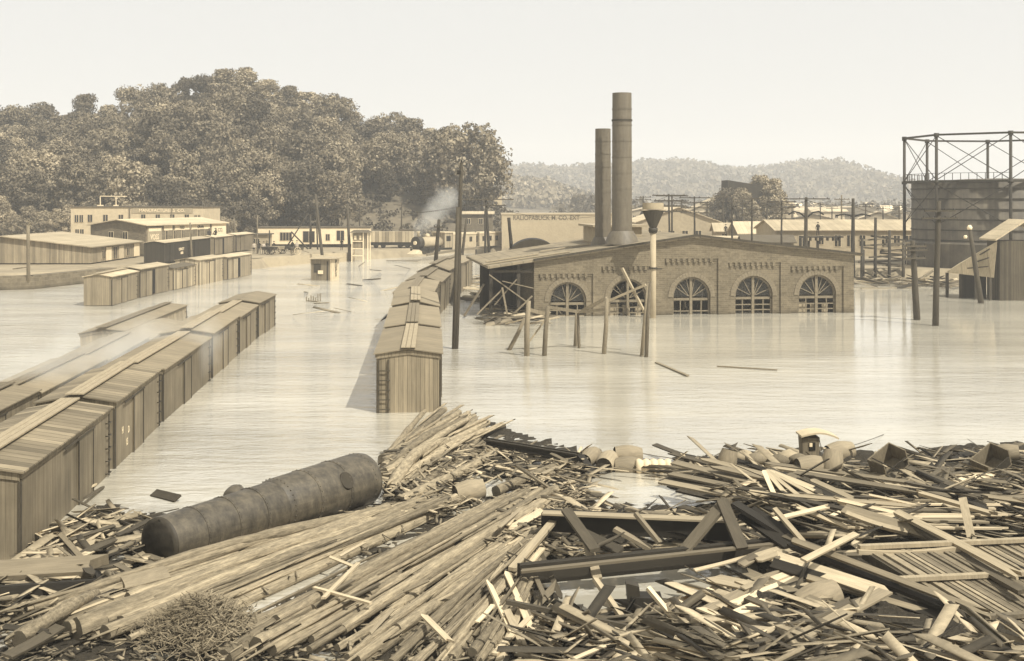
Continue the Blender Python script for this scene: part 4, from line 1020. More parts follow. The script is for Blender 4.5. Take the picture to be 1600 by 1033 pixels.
TB = [(1035, 335, 300, 8, 3.5), (1075, 338, 270, 9, 3.2), (1108, 338, 330, 8, 4), (1150, 350, 210, 7, 2.6), (1183, 352, 200, 6, 2.6), (1200, 335, 300, 9, 3.4), (1240, 318, 520, 14, 4), (1318, 320, 520, 13, 3.6), (1345, 326, 380, 10, 3), (1372, 330, 330, 10, 2.8), (1402, 322, 450, 10, 3), (1225, 330, 330, 8, 3.2), (1270, 334, 290, 9, 3.0), (955, 318, 560, 10, 3.4), (1000, 316, 600, 12, 3.4)]
for i, (px, py, d, wd_, hw_) in enumerate(TB):
    x_ = (px - 800) / F * d
    building('low_building', ['low flat-roofed building', 'low gabled building', 'small gabled building'][i % 3] + ' in the far town, ' + ['just right of the tall stack', 'left of the pole over the roof peak', 'left of the dark tipple', 'under the dark tipple', 'right of the tipple legs', 'behind the left end of the brick shed', 'below the round hill', 'right of the slim pale pole', 'left of the trestle top', 'above the trestle', 'left of the gas holder frame', 'above the brick shed roof', 'right of the brick shed pole', 'between hall and stacks', 'behind the tall stack'][i],
             'building', (x_ - wd_ / 2, d, gz(x_, d)), R(rnd.uniform(-12, 12)), wd_, wd_ * .7, hw_, rnd.uniform(1, 2), rnd.choice(['cream2', 'siding_mid', 'cream', 'brick_dark']), rnd.choice(['roof_light', 'roof_dark', 'roof_light']), rnd.choice('xyx'), wins=[('f', wd_ * .15, 1, .8, 1.1), ('f', wd_ * .45, 1, .8, 1.1), ('f', wd_ * .72, 1, .8, 1.1)], group='low buildings of the far town')
PT = []
for i, (px, yb, yt, d) in enumerate(((1005, 350, 306, 230), (1064, 350, 312, 240), (1105, 352, 314, 235), (1130, 352, 300, 220), (1160, 352, 310, 230), (1198, 356, 312, 215), (1238, 350, 318, 260), (1282, 344, 316, 280), (1300, 345, 322, 300), (1352, 350, 318, 250), (1380, 350, 322, 255), (1405, 352, 320, 250))):
    tp = P(px + rnd.uniform(-1, 1), yt, d); PT.append(tp)
    pole('thin telegraph pole in the far town, %s' % ['right of the tall stack', 'right of the funnel', 'right of the pole over the peak', 'left of the dark tipple', 'before the dark tipple', 'right of the dark tipple', 'left of the brick shed pole', 'right of the heavy dark pole', 'left of the slim pale pole', 'right of the thick bracket pole', 'over the trestle', 'left of the gas holder frame'][i], P(px, yb + 8, d), tp, .17, .1, arms=[(.96, 3, .1), (.88, 3, .1)], name='telegraph_pole', group='thin telegraph poles of the far town')
PN = ['the tall stack', 'the funnel', 'the peak pole', 'the tipple left side', 'the tipple front', 'the tipple right side', 'the brick shed pole', 'the heavy dark pole', 'the slim pale pole', 'the bracket pole', 'the trestle', 'the holder frame']
for i in range(11):
    for q_ in (0, .9): wire('%s wire in the far town from %s to %s' % ('upper' if q_ == 0 else 'lower', PN[i], PN[i + 1]), PT[i] - Vector((0, 0, .4 + q_)), PT[i + 1] - Vector((0, 0, .4 + q_)), .5, .03)
wire('wire from the thick bracket pole to the gas holder frame', P(1333, 322, 140), P(1424, 330, 140), .6, .03)
wire('wire from the heavy dark pole to the thick bracket pole', P(1259.5, 312, 145), P(1333, 316, 140), .5, .03)
wire('wire from the brick shed pole to the heavy dark pole', P(1221.5, 318, 150), P(1259.5, 314, 145), .3, .03)
# ---------------------------------------------------------------- trees
def crown_mesh(name, seed, n, Hc, Rc, size, lobes=34, mat=None, shape=0):
    g_ = np.random.default_rng(seed)
    th_ = g_.uniform(0, 2 * np.pi, lobes); zz = g_.uniform(-.75, 1, lobes); rr = np.sqrt(np.clip(1 - (zz * .92) ** 2, .05, 1)) * g_.uniform(.35, .92, lobes)
    if shape == 1: rr *= np.clip(1.1 - .5 * (zz + .2), .4, 1.2)
    C = np.stack([rr * np.cos(th_) * Rc, rr * np.sin(th_) * Rc, zz * Hc / 2], 1)
    lr_ = g_.uniform(.14, .40, lobes) * Rc
    idx = g_.integers(0, lobes, n)
    dirs = g_.normal(size=(n, 3)); dirs /= np.linalg.norm(dirs, axis=1)[:, None]
    rad_ = lr_[idx] * g_.uniform(.55, 1.08, n)
    P0 = C[idx] + dirs * rad_[:, None] * np.array([1, 1, .8])
    nrm = dirs + g_.normal(size=(n, 3)) * .7 + np.array([0, 0, .25]); nrm /= np.linalg.norm(nrm, axis=1)[:, None]
    a_ = np.cross(nrm, g_.normal(size=(n, 3))); a_ /= np.linalg.norm(a_, axis=1)[:, None]; b_ = np.cross(nrm, a_)
    s0 = (size * g_.uniform(.55, 1.25, n))[:, None]; s1 = s0 * g_.uniform(.5, .9, n)[:, None]
    V_ = np.stack([P0 - a_ * s0, P0 - b_ * s1, P0 + a_ * s0, P0 + b_ * s1], 1).reshape(-1, 3)
    Q_ = np.arange(4 * n).reshape(-1, 4)
    return np_mesh(name, V_, Q_, mat or M['leaf'])
def trunk_mesh(seed, h):
    q = random.Random(seed); m = MB()
    m.tube([(0, 0, -2.0), (q.uniform(-.2, .2), 0, h * .4), (q.uniform(-.4, .4), q.uniform(-.3, .3), h * .8)], [.42, .3, .14], 7)
    for k in range(5):
        a_ = q.uniform(0, 6.28); z = h * q.uniform(.3, .6)
        m.tube([(0, 0, z), (math.cos(a_) * 1.6, math.sin(a_) * 1.6, z + 1.6), (math.cos(a_) * 3, math.sin(a_) * 3, z + 3)], [.18, .12, .05], 5)
    return m.mesh('trunk', M['trunk'])
TV = []
for k in range(7):
    Hc, Rc = [(11, 5.4), (12.5, 5.6), (10, 6.0), (13, 5.0), (11.5, 6.6), (13.5, 5.2), (10.5, 6.2)][k]
    TV.append((crown_mesh('crown', 20 + k, 10000, Hc, Rc, .31, 46 + 4 * k, shape=k % 2), trunk_mesh(50 + k, 9), Hc))
def tree(label, x, y, z, s, k=None, name='leafy_tree', group='trees of the wooded hillside', sq=1.0):
    k = rnd.randrange(7) if k is None else k
    cm, tm, Hc = TV[k]
    t = thing(name, label, 'tree', (x, y, z), rnd.uniform(0, 6.28), group)
    wx = .95 if 'skyline' in label else 1.0
    t.scale = (s * wx * rnd.uniform(.88, 1.12), s * wx * rnd.uniform(.88, 1.12), s * sq)
    obj('trunk', tm, t)
    obj('crown', cm, t, (0, 0, 3.0 + Hc / 2))
    return t
# skyline trees placed so that their tops follow the ridge of the wood
sky_px = [(-60, 182), (-15, 176), (28, 174), (62, 170), (98, 184), (134, 152), (170, 168), (208, 146), (246, 136), (285, 128), (318, 126), (352, 112), (385, 110), (418, 136), (452, 150), (484, 160), (518, 152), (548, 186), (580, 192), (610, 180), (642, 190), (672, 206)]
ORD = 'first second third fourth fifth sixth seventh eighth ninth tenth eleventh twelfth thirteenth fourteenth fifteenth sixteenth seventeenth eighteenth nineteenth twentieth'.split()
for i, (px, py) in enumerate(sky_px):
    d = rnd.uniform(298, 312); x = (px - 800) / F * d; zt2 = 9.3 + (HZ - py) * d / F; k = rnd.randrange(7)
    s = rnd.uniform(.88, 1.12); hgt = (3 + TV[k][2]) * s * .98
    z = gz(x, d)
    sq = max(.7, min(1.45, (zt2 - z) / hgt))
    tree(('%s tree from the left along the skyline of the wooded hill' % ORD[i - 2]) if 2 <= i < 22 else 'tree just past the left edge of the wood', x, d, z, s, k, sq=sq)
rows = [(232, 24, 'tree at the hill foot'), (243, 22, 'tree at the hill foot'), (256, 24, 'tree on the lower slope'), (270, 24, 'tree on the middle slope'), (284, 24, 'tree on the upper slope')]
for y0, n, lb_ in rows:
    for i in range(n):
        px = -80 + (i + rnd.uniform(.1, .9)) * (760 / n)
        d = y0 + rnd.uniform(-5, 5); x = (px - 800) / F * d
        if px > 545 and y0 < 262: continue
        if px > 640: continue
        z = gz(x, d)
        lm_ = min(((40, 'the left warehouse'), (110, 'the left end of the cream building'), (165, 'the white roof sign frame'), (230, 'the middle of the cream building'), (310, 'the right end of the cream building'), (360, 'the men on the boxcar roof'), (410, 'the low shed'), (460, 'the derrick'), (500, 'the tall pole by the lunch stand'), (560, 'the white crossing cabin'), (610, 'the gondola car')), key=lambda q_: abs(q_[0] - px))[1]
        cap = 9.3 + (HZ - (np.interp(px, [q_[0] for q_ in sky_px], [q_[1] for q_ in sky_px]) + rnd.uniform(20, 48))) * d / F
        if cap - z < 5: continue
        kk = rnd.randrange(7); sc_ = rnd.uniform(.62, .95) if y0 < 250 else rnd.uniform(.8, 1.08); sc_ = min(sc_, (cap - z) / (3 + TV[kk][2]))
        tree(lb_ + ', above ' + lm_, x, d, z, sc_, kk)
# the big dark dome tree at the right end of the wood
for (px, py, d, s, k) in ((700, 208, 262, 1.15, 1), (730, 201, 258, 1.2, 4), (752, 240, 262, .9, 2), (684, 244, 270, 1.0, 0)):
    x = (px - 800) / F * d; z = gz(x, d); hg = (3 + TV[k][2]) * s; zt2 = 9.3 + (HZ - py) * d / F
    tree({700: 'tall dark tree at the right end of the wood, left of its twin', 730: 'tallest dark domed tree closing the right end of the wood', 752: 'lower dark tree at the far right end of the wood', 684: 'mid-height tree between the wood and the dark domed trees'}[px], x, d, z, s, k, sq=(zt2 - z) / hg / .98, group='dark domed trees at the right end of the wood')
for px in range(570, 760, 13):
    d = rnd.uniform(262, 285); x = (px - 800) / F * d
    tree('small bushy tree on the grassy slope below the wood', x, d, gz(x, d) - 1.0, rnd.uniform(.45, .75), name='bushy_tree', group='bushy trees on the grassy slope')
for px in range(0, 400, 22):
    d = rnd.uniform(221, 228); x = (px - 800) / F * d
    tree('small tree in the thicket behind ' + min(((20, 'the left end of the pale warehouse'), (90, 'the right half of the pale warehouse'), (200, 'the cream building'), (300, 'the right end of the cream building'), (370, 'the low shed')), key=lambda q_: abs(q_[0] - px))[1], x, d, gz(x, d) - 1.2, rnd.uniform(.4, .6), name='bushy_tree', group='thicket behind the bank buildings')
for (px, d, s, lb_) in ((1196, 268, .9, 'dark tree right behind the coal tipple'), (1183, 275, .8, 'dark tree over the coal tipple roof'), (1160, 255, .62, 'dark bushy tree in front of the coal tipple'), (1208, 262, .75, 'dark tree at the right edge of the coal tipple'), (1140, 258, .72, 'dark tree at the left edge of the coal tipple'), (1172, 256, .5, 'low dark tree under the right half of the coal tipple'), (1128, 300, .6, 'small tree left of the coal tipple'), (905, 500, .7, 'tree beside the left smoke stack'), (925, 480, .6, 'low tree nearest the left smoke stack'), (1400, 360, .35, 'little bare-looking tree near the gas holder')):
    x = (px - 800) / F * d; tree(lb_, x, d, gz(x, d), s, group=None)
# far woods: too many to count
def woods(name, label, n, xr, yr, size, leaf, hfun, per=34, hgt=9, keep=None, cat='wood'):
    pts = []
    while len(pts) < n:
        x = rnd.uniform(*xr); y = rnd.uniform(*yr)
        if keep and not keep(x, y): continue
        pts.append((x, y, hfun(x, y), rnd.uniform(.7, 1.3)))
    A = np.array(pts); N = len(A) * per
    c_ = np.repeat(A, per, 0)
    dr = nr.normal(size=(N, 3)); dr /= np.linalg.norm(dr, axis=1)[:, None]
    Pp = c_[:, :3] + dr * (c_[:, 3:4] * size) * nr.uniform(.6, 1, (N, 1)) * np.array([1, 1, hgt / size / 2]) + np.stack([np.zeros(N), np.zeros(N), c_[:, 3] * hgt * .5], 1)
    nm_ = dr + nr.normal(size=(N, 3)) * .6; nm_ /= np.linalg.norm(nm_, axis=1)[:, None]
    a_ = np.cross(nm_, nr.normal(size=(N, 3))); a_ /= np.linalg.norm(a_, axis=1)[:, None]; b_ = np.cross(nm_, a_)
    s0 = leaf * nr.uniform(.6, 1.3, (N, 1))
    V_ = np.stack([Pp - a_ * s0, Pp - b_ * s0 * .7, Pp + a_ * s0, Pp + b_ * s0 * .7], 1).reshape(-1, 3)
    return tag(obj(name, np_mesh(name, V_, np.arange(4 * N).reshape(-1, 4), M['leaf_far'])), label, cat, kind='stuff')
woods('far_woods', 'hazy wooded ridge along the horizon', 3000, (-250, 900), (1180, 1680), 7, 2.6, gz, 26, 12)
woods('mid_woods', 'darker wooded rise with white houses beyond the pale hall', 800, (-160, 90), (700, 960), 5.5, 1.6, gz, 34, 9, keep=lambda x, y: x / y * F + 800 < 935)
woods('town_trees', 'trees scattered through the town below the far hills', 420, (20, 480), (420, 1000), 4.5, 1.2, gz, 34, 7)
# brush on the grassy slope
woods('brush', 'rough brush and scrub covering the hill foot', 900, (-150, 5), (222, 300), 1.5, .38, gz, 26, 1.6, cat='scrub')

# ---------------------------------------------------------------- people
def person_mesh(pose):
    me_ = bpy.data.meshes.new('person')
    if pose == 'stand':
        v = [(0, 0, .95), (0, 0, 1.2), (0, 0, 1.42), (0, 0, 1.52), (0, -.02, 1.66), (.2, 0, 1.4), (.26, 0, 1.12), (.24, -.08, .85), (-.2, 0, 1.4), (-.27, 0, 1.12), (-.25, -.06, .85), (.1, 0, .88), (.12, -.02, .48), (.13, 0, .08), (.14, -.14, .04), (-.1, 0, .88), (-.13, .02, .48), (-.14, .02, .08), (-.15, -.12, .04)]
    else:
        v = [(0, 0, .12), (0, 0, .4), (0, 0, .62), (0, 0, .74), (0, -.02, .88), (.2, 0, .6), (.26, -.1, .35), (.2, -.35, .3), (-.2, 0, .6), (-.27, -.1, .35), (-.18, -.35, .3), (.1, -.05, .12), (.14, -.45, .3), (.13, -.55, -.1), (.13, -.68, -.14), (-.1, -.05, .12), (-.14, -.45, .3), (-.14, -.55, -.1), (-.14, -.68, -.14)]
    e_ = [(0, 1), (1, 2), (2, 3), (3, 4), (2, 5), (5, 6), (6, 7), (2, 8), (8, 9), (9, 10), (0, 11), (11, 12), (12, 13), (13, 14), (0, 15), (15, 16), (16, 17), (17, 18)]
    me_.from_pydata(v, e_, [])
    return me_
RADS = [.16, .15, .15, .06, .11, .08, .055, .045, .08, .055, .045, .1, .075, .055, .045, .1, .075, .055, .045]
PM = {}
for po in ('stand', 'sit'):
    me_ = person_mesh(po); tmp = obj('tmp', me_)
    md = tmp.modifiers.new('Skin', 'SKIN')
    for i, sv in enumerate(me_.skin_vertices[0].data): sv.radius = (RADS[i], RADS[i] * .8); sv.use_root = (i == 0)
    sbd = tmp.modifiers.new('sub', 'SUBSURF'); sbd.levels = 1; sbd.render_levels = 1
    dg = bpy.context.evaluated_depsgraph_get(); PM[po] = bpy.data.meshes.new_from_object(tmp.evaluated_get(dg))
    PM[po].materials.clear(); PM[po].materials.append(M['person']); bpy.data.objects.remove(tmp)
PMD = {k: v.copy() for k, v in PM.items()}
for v_ in PMD.values(): v_.materials.clear(); v_.materials.append(M['cloth_dark'])
hat = MB().lathe([(.19, 0), (.19, .02), (.12, .03), (.11, .12), (.02, .14)], n=12).mesh('hat', M['cloth_dark'])
def person(label, loc, pose='stand', rz=0, dark=False, group=None):
    o = tag(obj('person', (PMD if dark else PM)[pose], None, loc), label, 'person', group); o.rotation_euler = (0, 0, rz)
    obj('hat', hat, o, (0, -.02, 1.74 if pose == 'stand' else .96))
    return o
gp = 'onlookers on the left bank'
for i, (px, d, pose, lb_, dk) in enumerate(((397, 179, 'stand', 'person in pale shirt at the left of the bank crowd', 0), (405, 180, 'stand', 'person in dark coat near the left of the bank crowd', 1), (412, 178, 'stand', 'person in pale shirt in the middle of the bank crowd', 0),
        (417, 181, 'stand', 'person in dark coat in the middle of the bank crowd', 1), (428, 180, 'stand', 'person in dark coat beside the cart wheels', 1), (457, 184, 'stand', 'person in dark coat at the right of the bank crowd', 1),
        (464, 183, 'stand', 'person in pale shirt at the right of the bank crowd', 0), (257, 140, 'stand', 'person in pale shirt beside the black boxcar', 0), (534, 192, 'stand', 'person standing by the long white shed', 1))):
    x = (px - 800) / F * d
    person(lb_, (x, d, gz(x, d) + .02), pose, rnd.uniform(-.6, .6), dk, gp if px < 500 and px > 300 else None)
person('person in pale shirt sitting on the roof of the grey bank boxcar', (-43.2, 173.5, 4.12), 'sit', .3, False)
person('person in dark clothes sitting on the roof of the grey bank boxcar', (-42.9, 176, 4.12), 'sit', -.3, True)
person('person in dark clothes standing on the white freight roof behind the power house', (P(1134, 360, 183).x, 183, 3.75), 'stand', 0, True)
person('person in dark clothes standing on the gangway before the brick shed', (P(1278, 365, 160).x, 160, 4.5), 'stand', 0, True)
t = thing('gangway', 'raised dark plank gangway before the brick shed windows', 'gangway', (P(1262, 370, 160).x, 160, 4.3))
MB().box(-.8, 4.6, -.5, .5, 0, .18).build('deck', M['timber'], t)
m = MB()
for q in range(7): m.box(-.5 + q * .75, -.3 + q * .75, -.3, .3, -.4, -.002)
m.build('joist', M['timber'], t)
MB().box(1.2, 1.5, 0, .3, -3.5, -.41).box(0, .3, 0, .3, -3.5, -.41).build('post', M['timber'], t)
# carts and barrels beside the crowd
for i, (px, d) in enumerate(((421, 177), (433, 179), (441, 180), (462, 176))):
    x = (px - 800) / F * d; z = gz(x, d)
    t = thing('cart', ['farm cart with pale wheels left in the bank crowd', 'second cart in the middle of the bank crowd', 'third cart leaning beside the derrick', 'low cart at the water edge right of the crowd'][i], 'cart', (x, d, z), R(20 * i - 20))
    for s_ in (-.55, .55):
        wm_ = MB(); 
        for q in range(16):
            a0, a1_ = 2 * math.pi * q / 16, 2 * math.pi * (q + 1) / 16
            wm_.bar((.55 * math.cos(a0), s_, .58 + .55 * math.sin(a0)), (.55 * math.cos(a1_), s_, .58 + .55 * math.sin(a1_)), .07)
        for q in range(4): a0 = math.pi * q / 4; wm_.bar((.52 * math.cos(a0), s_, .58 + .52 * math.sin(a0)), (-.52 * math.cos(a0), s_, .58 - .52 * math.sin(a0)), .05)
        wm_.build('wheel', M['cream' if i % 2 else 'iron'], t)
    MB().hexa([(-1, -.45, .7), (1, -.45, .7), (1, .45, .7), (-1, .45, .7), (-1.1, -.5, 1.15), (1.1, -.5, 1.15), (1.1, .5, 1.15), (-1.1, .5, 1.15)]).build('box', M['timber' if i != 1 else 'board_light'], t)
    MB().bar((1, 0, .7), (2.2, 0, .25), .08).build('shaft', M['timber_mid'], t)
# ---------------------------------------------------------------- DEBRIS
# outline of the drift raft as it lies on the water, and the pools in it
RAFT = [(-400, 890), (20, 885), (70, 838), (120, 800), (165, 790), (240, 806), (330, 800), (420, 800), (585, 792), (596, 770), (592, 708), (640, 690), (700, 662), (752, 655), (800, 676), (900, 706), (935, 738), (905, 765), (905, 790), (1000, 792), (1150, 795), (1130, 772), (1040, 748), (1052, 716), (1120, 712), (1250, 706), (1400, 712), (1480, 704), (1570, 697), (2100, 690), (2400, 1500), (-900, 1500)]
POOLS = [[(345, 955), (430, 915), (520, 880), (560, 868), (572, 880), (490, 915), (430, 945), (380, 985), (360, 985)], [(835, 880), (1090, 868), (1180, 885), (1160, 920), (1040, 962), (900, 966), (840, 920)],
         [(700, 770), (760, 752), (800, 748), (815, 765), (760, 780)], [(150, 862), (215, 850), (225, 885), (160, 880)]]
def inside(poly, x, y):
    c = False; j = len(poly) - 1
    for i in range(len(poly)):
        xi, yi = poly[i]; xj, yj = poly[j]
        if (yi > y) != (yj > y) and x < (xj - xi) * (y - yi) / (yj - yi) + xi: c = not c
        j = i
    return c
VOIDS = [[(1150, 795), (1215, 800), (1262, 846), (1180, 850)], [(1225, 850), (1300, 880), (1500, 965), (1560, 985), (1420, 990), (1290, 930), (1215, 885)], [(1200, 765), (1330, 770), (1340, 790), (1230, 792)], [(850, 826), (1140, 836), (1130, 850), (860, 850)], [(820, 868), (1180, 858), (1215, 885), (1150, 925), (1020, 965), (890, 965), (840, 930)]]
def onraft(px, py): return inside(RAFT, px, py) and not any(inside(q, px, py) for q in POOLS)
def heap(px, py):
    """height of the heap under a picture position (metres)"""
    h = .06
    if px > 1030: h += .55 * sstep(1030, 1200, px) * sstep(700, 760, py)
    if 820 < px < 1270 and 790 < py < 960: h *= .35
    return h
# bed of litter, painted near black for the shade in the gaps
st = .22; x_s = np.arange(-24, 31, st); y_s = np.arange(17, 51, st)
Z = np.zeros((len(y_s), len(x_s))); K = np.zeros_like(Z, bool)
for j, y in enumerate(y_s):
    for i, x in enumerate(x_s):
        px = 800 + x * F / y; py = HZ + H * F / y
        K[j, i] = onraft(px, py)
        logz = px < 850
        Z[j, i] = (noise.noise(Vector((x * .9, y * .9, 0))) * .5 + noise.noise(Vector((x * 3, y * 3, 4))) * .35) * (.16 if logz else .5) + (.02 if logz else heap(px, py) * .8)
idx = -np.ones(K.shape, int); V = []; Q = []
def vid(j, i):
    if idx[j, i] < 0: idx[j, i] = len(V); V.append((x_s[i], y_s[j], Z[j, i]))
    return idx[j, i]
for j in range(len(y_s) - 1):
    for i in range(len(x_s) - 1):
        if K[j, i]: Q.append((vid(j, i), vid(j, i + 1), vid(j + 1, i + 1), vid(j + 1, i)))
tag(obj('drift_shade_bed', np_mesh('drift_shade_bed', V, Q, M['bed'], True)), 'litter matted under logs and boards, near black for the shade between them', 'driftwood', kind='stuff')

# ---- logs
LV = []
for k in range(8):
    q = random.Random(70 + k); n = 14; m = MB(); bx, by = q.uniform(-2.6, 2.6), q.uniform(-1.2, 1.2)
    b0 = 0
    for i in range(n + 1):
        t_ = i / n; r_ = (1.0 - .32 * t_) * (1 + q.uniform(-.05, .05)); cx_, cy_ = bx * math.sin(t_ * 3.1) * .8, by * math.sin(t_ * 2.7 + .4) * .5
        for a_ in range(12):
            th_ = 2 * math.pi * a_ / 12; rr_ = r_ * (1 + noise.noise(Vector((math.cos(th_) * 1.2, math.sin(th_) * 1.2, t_ * 9 + k * 7))) * .3)
            m.v.append((cx_ + rr_ * math.cos(th_), cy_ + rr_ * math.sin(th_), t_))
    for i in range(n):
        for a_ in range(12):
            a2_ = (a_ + 1) % 12; m.f.append([i * 12 + a_, i * 12 + a2_, (i + 1) * 12 + a2_, (i + 1) * 12 + a_]); m.m.append(0); m.sm.append(True)
    m.f.append(list(range(12))[::-1]); m.m.append(1); m.sm.append(False); m.f.append([n * 12 + a_ for a_ in range(12)]); m.m.append(1); m.sm.append(False)
    for s_ in range(4):      # branch stubs
        t_ = q.uniform(.1, .9); a_ = q.uniform(0, 3.1)
        v0_ = Vector((.8 * math.cos(a_), .8 * math.sin(a_), t_)); m.tube([v0_, v0_ * 1 + Vector((.5 * math.cos(a_), .5 * math.sin(a_), .004))], [.28, .2], 6)
    LV.append(m.mesh('log', [M['bark'], M['cutend']]))
LM = [('the riveted tank', 410, 810), ('the half-sunk barrel', 728, 768), ('the dark iron beam', 840, 700), ('the straw heap', 310, 970), ('the long sunk timber', 850, 730), ('the heavy dark beam', 990, 812), ('the lower dark plank', 1030, 870), ('the dark iron box', 1003, 945),
      ('the broken panel frame', 1200, 815), ('the fan of pale laths', 1250, 755), ('the buggy top', 1276, 690), ('the collapsed plank roof', 1480, 910), ('the hooped barrel', 1280, 935), ('the cluster of barrels', 985, 722), ('the nearest boxcar', 70, 800), ('the soaked wide timber', 100, 910)]
def where(px, py):
    n_, x_, y_ = min(LM, key=lambda q: abs(q[1] - px) + 1.6 * abs(q[2] - py))
    dx, dy = px - x_, (py - y_) * 1.4
    if abs(dx) > abs(dy): return ('right of ' if dx > 0 else 'left of ') + n_
    return ('in front of ' if dy > 0 else 'behind ') + n_
def slant(x0, y0, x1, y1):
    s_ = (y1 - y0) / (x1 - x0 + 1e-6)
    return 'lying level' if abs(s_) < .12 else ('rising to the right' if s_ < 0 else 'sloping down to the right') if abs(s_) < 1.6 else 'standing steep'
def frame(p0, p1, roll=0.0):
    x_ = (p1 - p0).normalized(); up = Vector((0, 0, 1)) if abs(x_.z) < .95 else Vector((0, 1, 0))
    y_ = up.cross(x_).normalized(); z_ = x_.cross(y_)
    m_ = Matrix((x_, y_, z_)).transposed()
    return m_ @ Matrix.Rotation(roll, 3, 'X')
nlog = 0
def log(p0, p1, r, label=None, px=0, py=0, name='log', grp='logs of the drift raft'):
    global nlog; nlog += 1
    o = bpy.data.objects.new(name, LV[rnd.randrange(8)]); col.objects.link(o)
    m_ = frame(p0, p1); m_ = m_ @ Matrix(((0, 0, 1), (0, 1, 0), (-1, 0, 0)))      # log axis is local z
    m_ = m_ @ Matrix.Rotation(rnd.uniform(0, 6.28), 3, 'Z')
    L_ = (p1 - p0).length
    o.matrix_world = Matrix.Translation(p0) @ m_.to_4x4() @ Matrix.Diagonal((r, r, L_, 1))
    return tag(o, label, 'log', grp)
LOGLAB = {}
def loglabel(r, x0, y0, x1, y1, L_):
    return '%s %s log %s, %s' % ('thick' if r > .14 else 'slim', 'long' if L_ > 9 else 'short', slant(x0, y0, x1, y1), where((x0 + x1) / 2, (y0 + y1) / 2))
def pl(poly, t_):
    t_ = max(0, min(1, t_)) * (len(poly) - 1); i = min(int(t_), len(poly) - 2); f_ = t_ - i
    return (poly[i][0] * (1 - f_) + poly[i + 1][0] * f_, poly[i][1] * (1 - f_) + poly[i + 1][1] * f_)
LOW = [(40, 950), (90, 975), (160, 1000), (300, 1030), (430, 1030), (560, 1035), (680, 1040), (770, 1030)]
UPP = [(560, 806), (640, 786), (720, 770), (800, 772), (900, 752), (888, 790), (850, 838), (838, 890)]
NF = 78
for i in range(NF):
    t_ = i / (NF - 1)
    for lay in range(2 if t_ < .56 else 1):
        tt = t_ + rnd.uniform(-.012, .012)
        a_, b_ = pl(LOW, tt), pl(UPP, tt + rnd.uniform(-.02, .02))
        zz = rnd.uniform(.04, .16) if rnd.random() < .6 else rnd.uniform(.2, .36)
        r_ = rnd.uniform(.10, .175) if t_ < .75 else rnd.uniform(.07, .13)
        A_, B_ = W(*a_, zz), W(*b_, zz + rnd.uniform(-.03, .12))
        T_ = (B_ - A_).length
        Lg = min(T_, rnd.uniform(8, 13.5)) if T_ > 9 else T_ * rnd.uniform(.75, 1)
        s_ = (rnd.uniform(0, max(0, T_ - Lg) * .45) if lay == 0 else T_ - Lg - rnd.uniform(0, max(0, T_ - Lg) * .35)) 
        u_ = (B_ - A_) / T_
        p0, p1 = A_ + u_ * s_, A_ + u_ * (s_ + Lg)
        m0 = (800 + p0.x * F / p0.y, HZ + (H - p0.z) * F / p0.y); m1 = (800 + p1.x * F / p1.y, HZ + (H - p1.z) * F / p1.y); mm = ((m0[0] + m1[0]) / 2, (m0[1] + m1[1]) / 2)
        if sum(inside(POOLS[0], m0[0] * (1 - f_) + m1[0] * f_, m0[1] * (1 - f_) + m1[1] * f_) for f_ in (0, .1, .2, .3, .4, .5, .6, .7, .8, .9, 1)) > 1: continue
        if rnd.random() < .5: p0, p1 = p1, p0
        log(p0, p1, r_, loglabel(r_, *m0, *m1, Lg))
LOW2 = [(588, 708), (590, 722), (600, 745), (610, 770), (622, 795)]
UPP2 = [(700, 640), (742, 648), (790, 662), (770, 690), (800, 710)]
for i in range(24):
    t_ = i / 23; a_, b_ = pl(LOW2, t_ + rnd.uniform(-.02, .02)), pl(UPP2, t_ + rnd.uniform(-.05, .05))
    a_ = (a_[0] + rnd.uniform(-4, 50), a_[1] + rnd.uniform(-4, 4)); b_ = (b_[0] + rnd.uniform(-40, 6), b_[1] + rnd.uniform(-3, 3))
    r_ = rnd.uniform(.12, .2); zz = rnd.uniform(.03, .2); p0, p1 = W(*a_, zz), W(*b_, zz)
    log(p0, p1, r_, loglabel(r_, *a_, *b_, (p1 - p0).length))
# logs that stand out
def hl_(px0, py0, z0_, px1, py1, z1_, r_, lb_): log(W(px0, py0, z0_), W(px1, py1, z1_), r_, lb_, grp=None)
hl_(775, 768, .3, 937, 706, .35, .17, 'long dark timber reaching right from the logs to the barrel cluster')
hl_(118, 985, .25, 520, 850, .3, .26, 'thick pale log, widest of the nearest ones at lower left, sawn end showing')
hl_(90, 968, .2, 330, 905, .2, .22, 'thick shorter log with a hollow dark end at lower left')
hl_(30, 1000, .3, 150, 928, .4, .17, 'pale split pole at the bottom left corner')
hl_(240, 905, .3, 600, 812, .3, .17, 'long pole lying close along the front of the riveted tank')
hl_(400, 1005, .3, 590, 905, .3, .17, 'pale log leading down left at the pool edge')
hl_(610, 765, .25, 700, 690, .3, .22, 'broad pale pole at the right of the riveted tank')

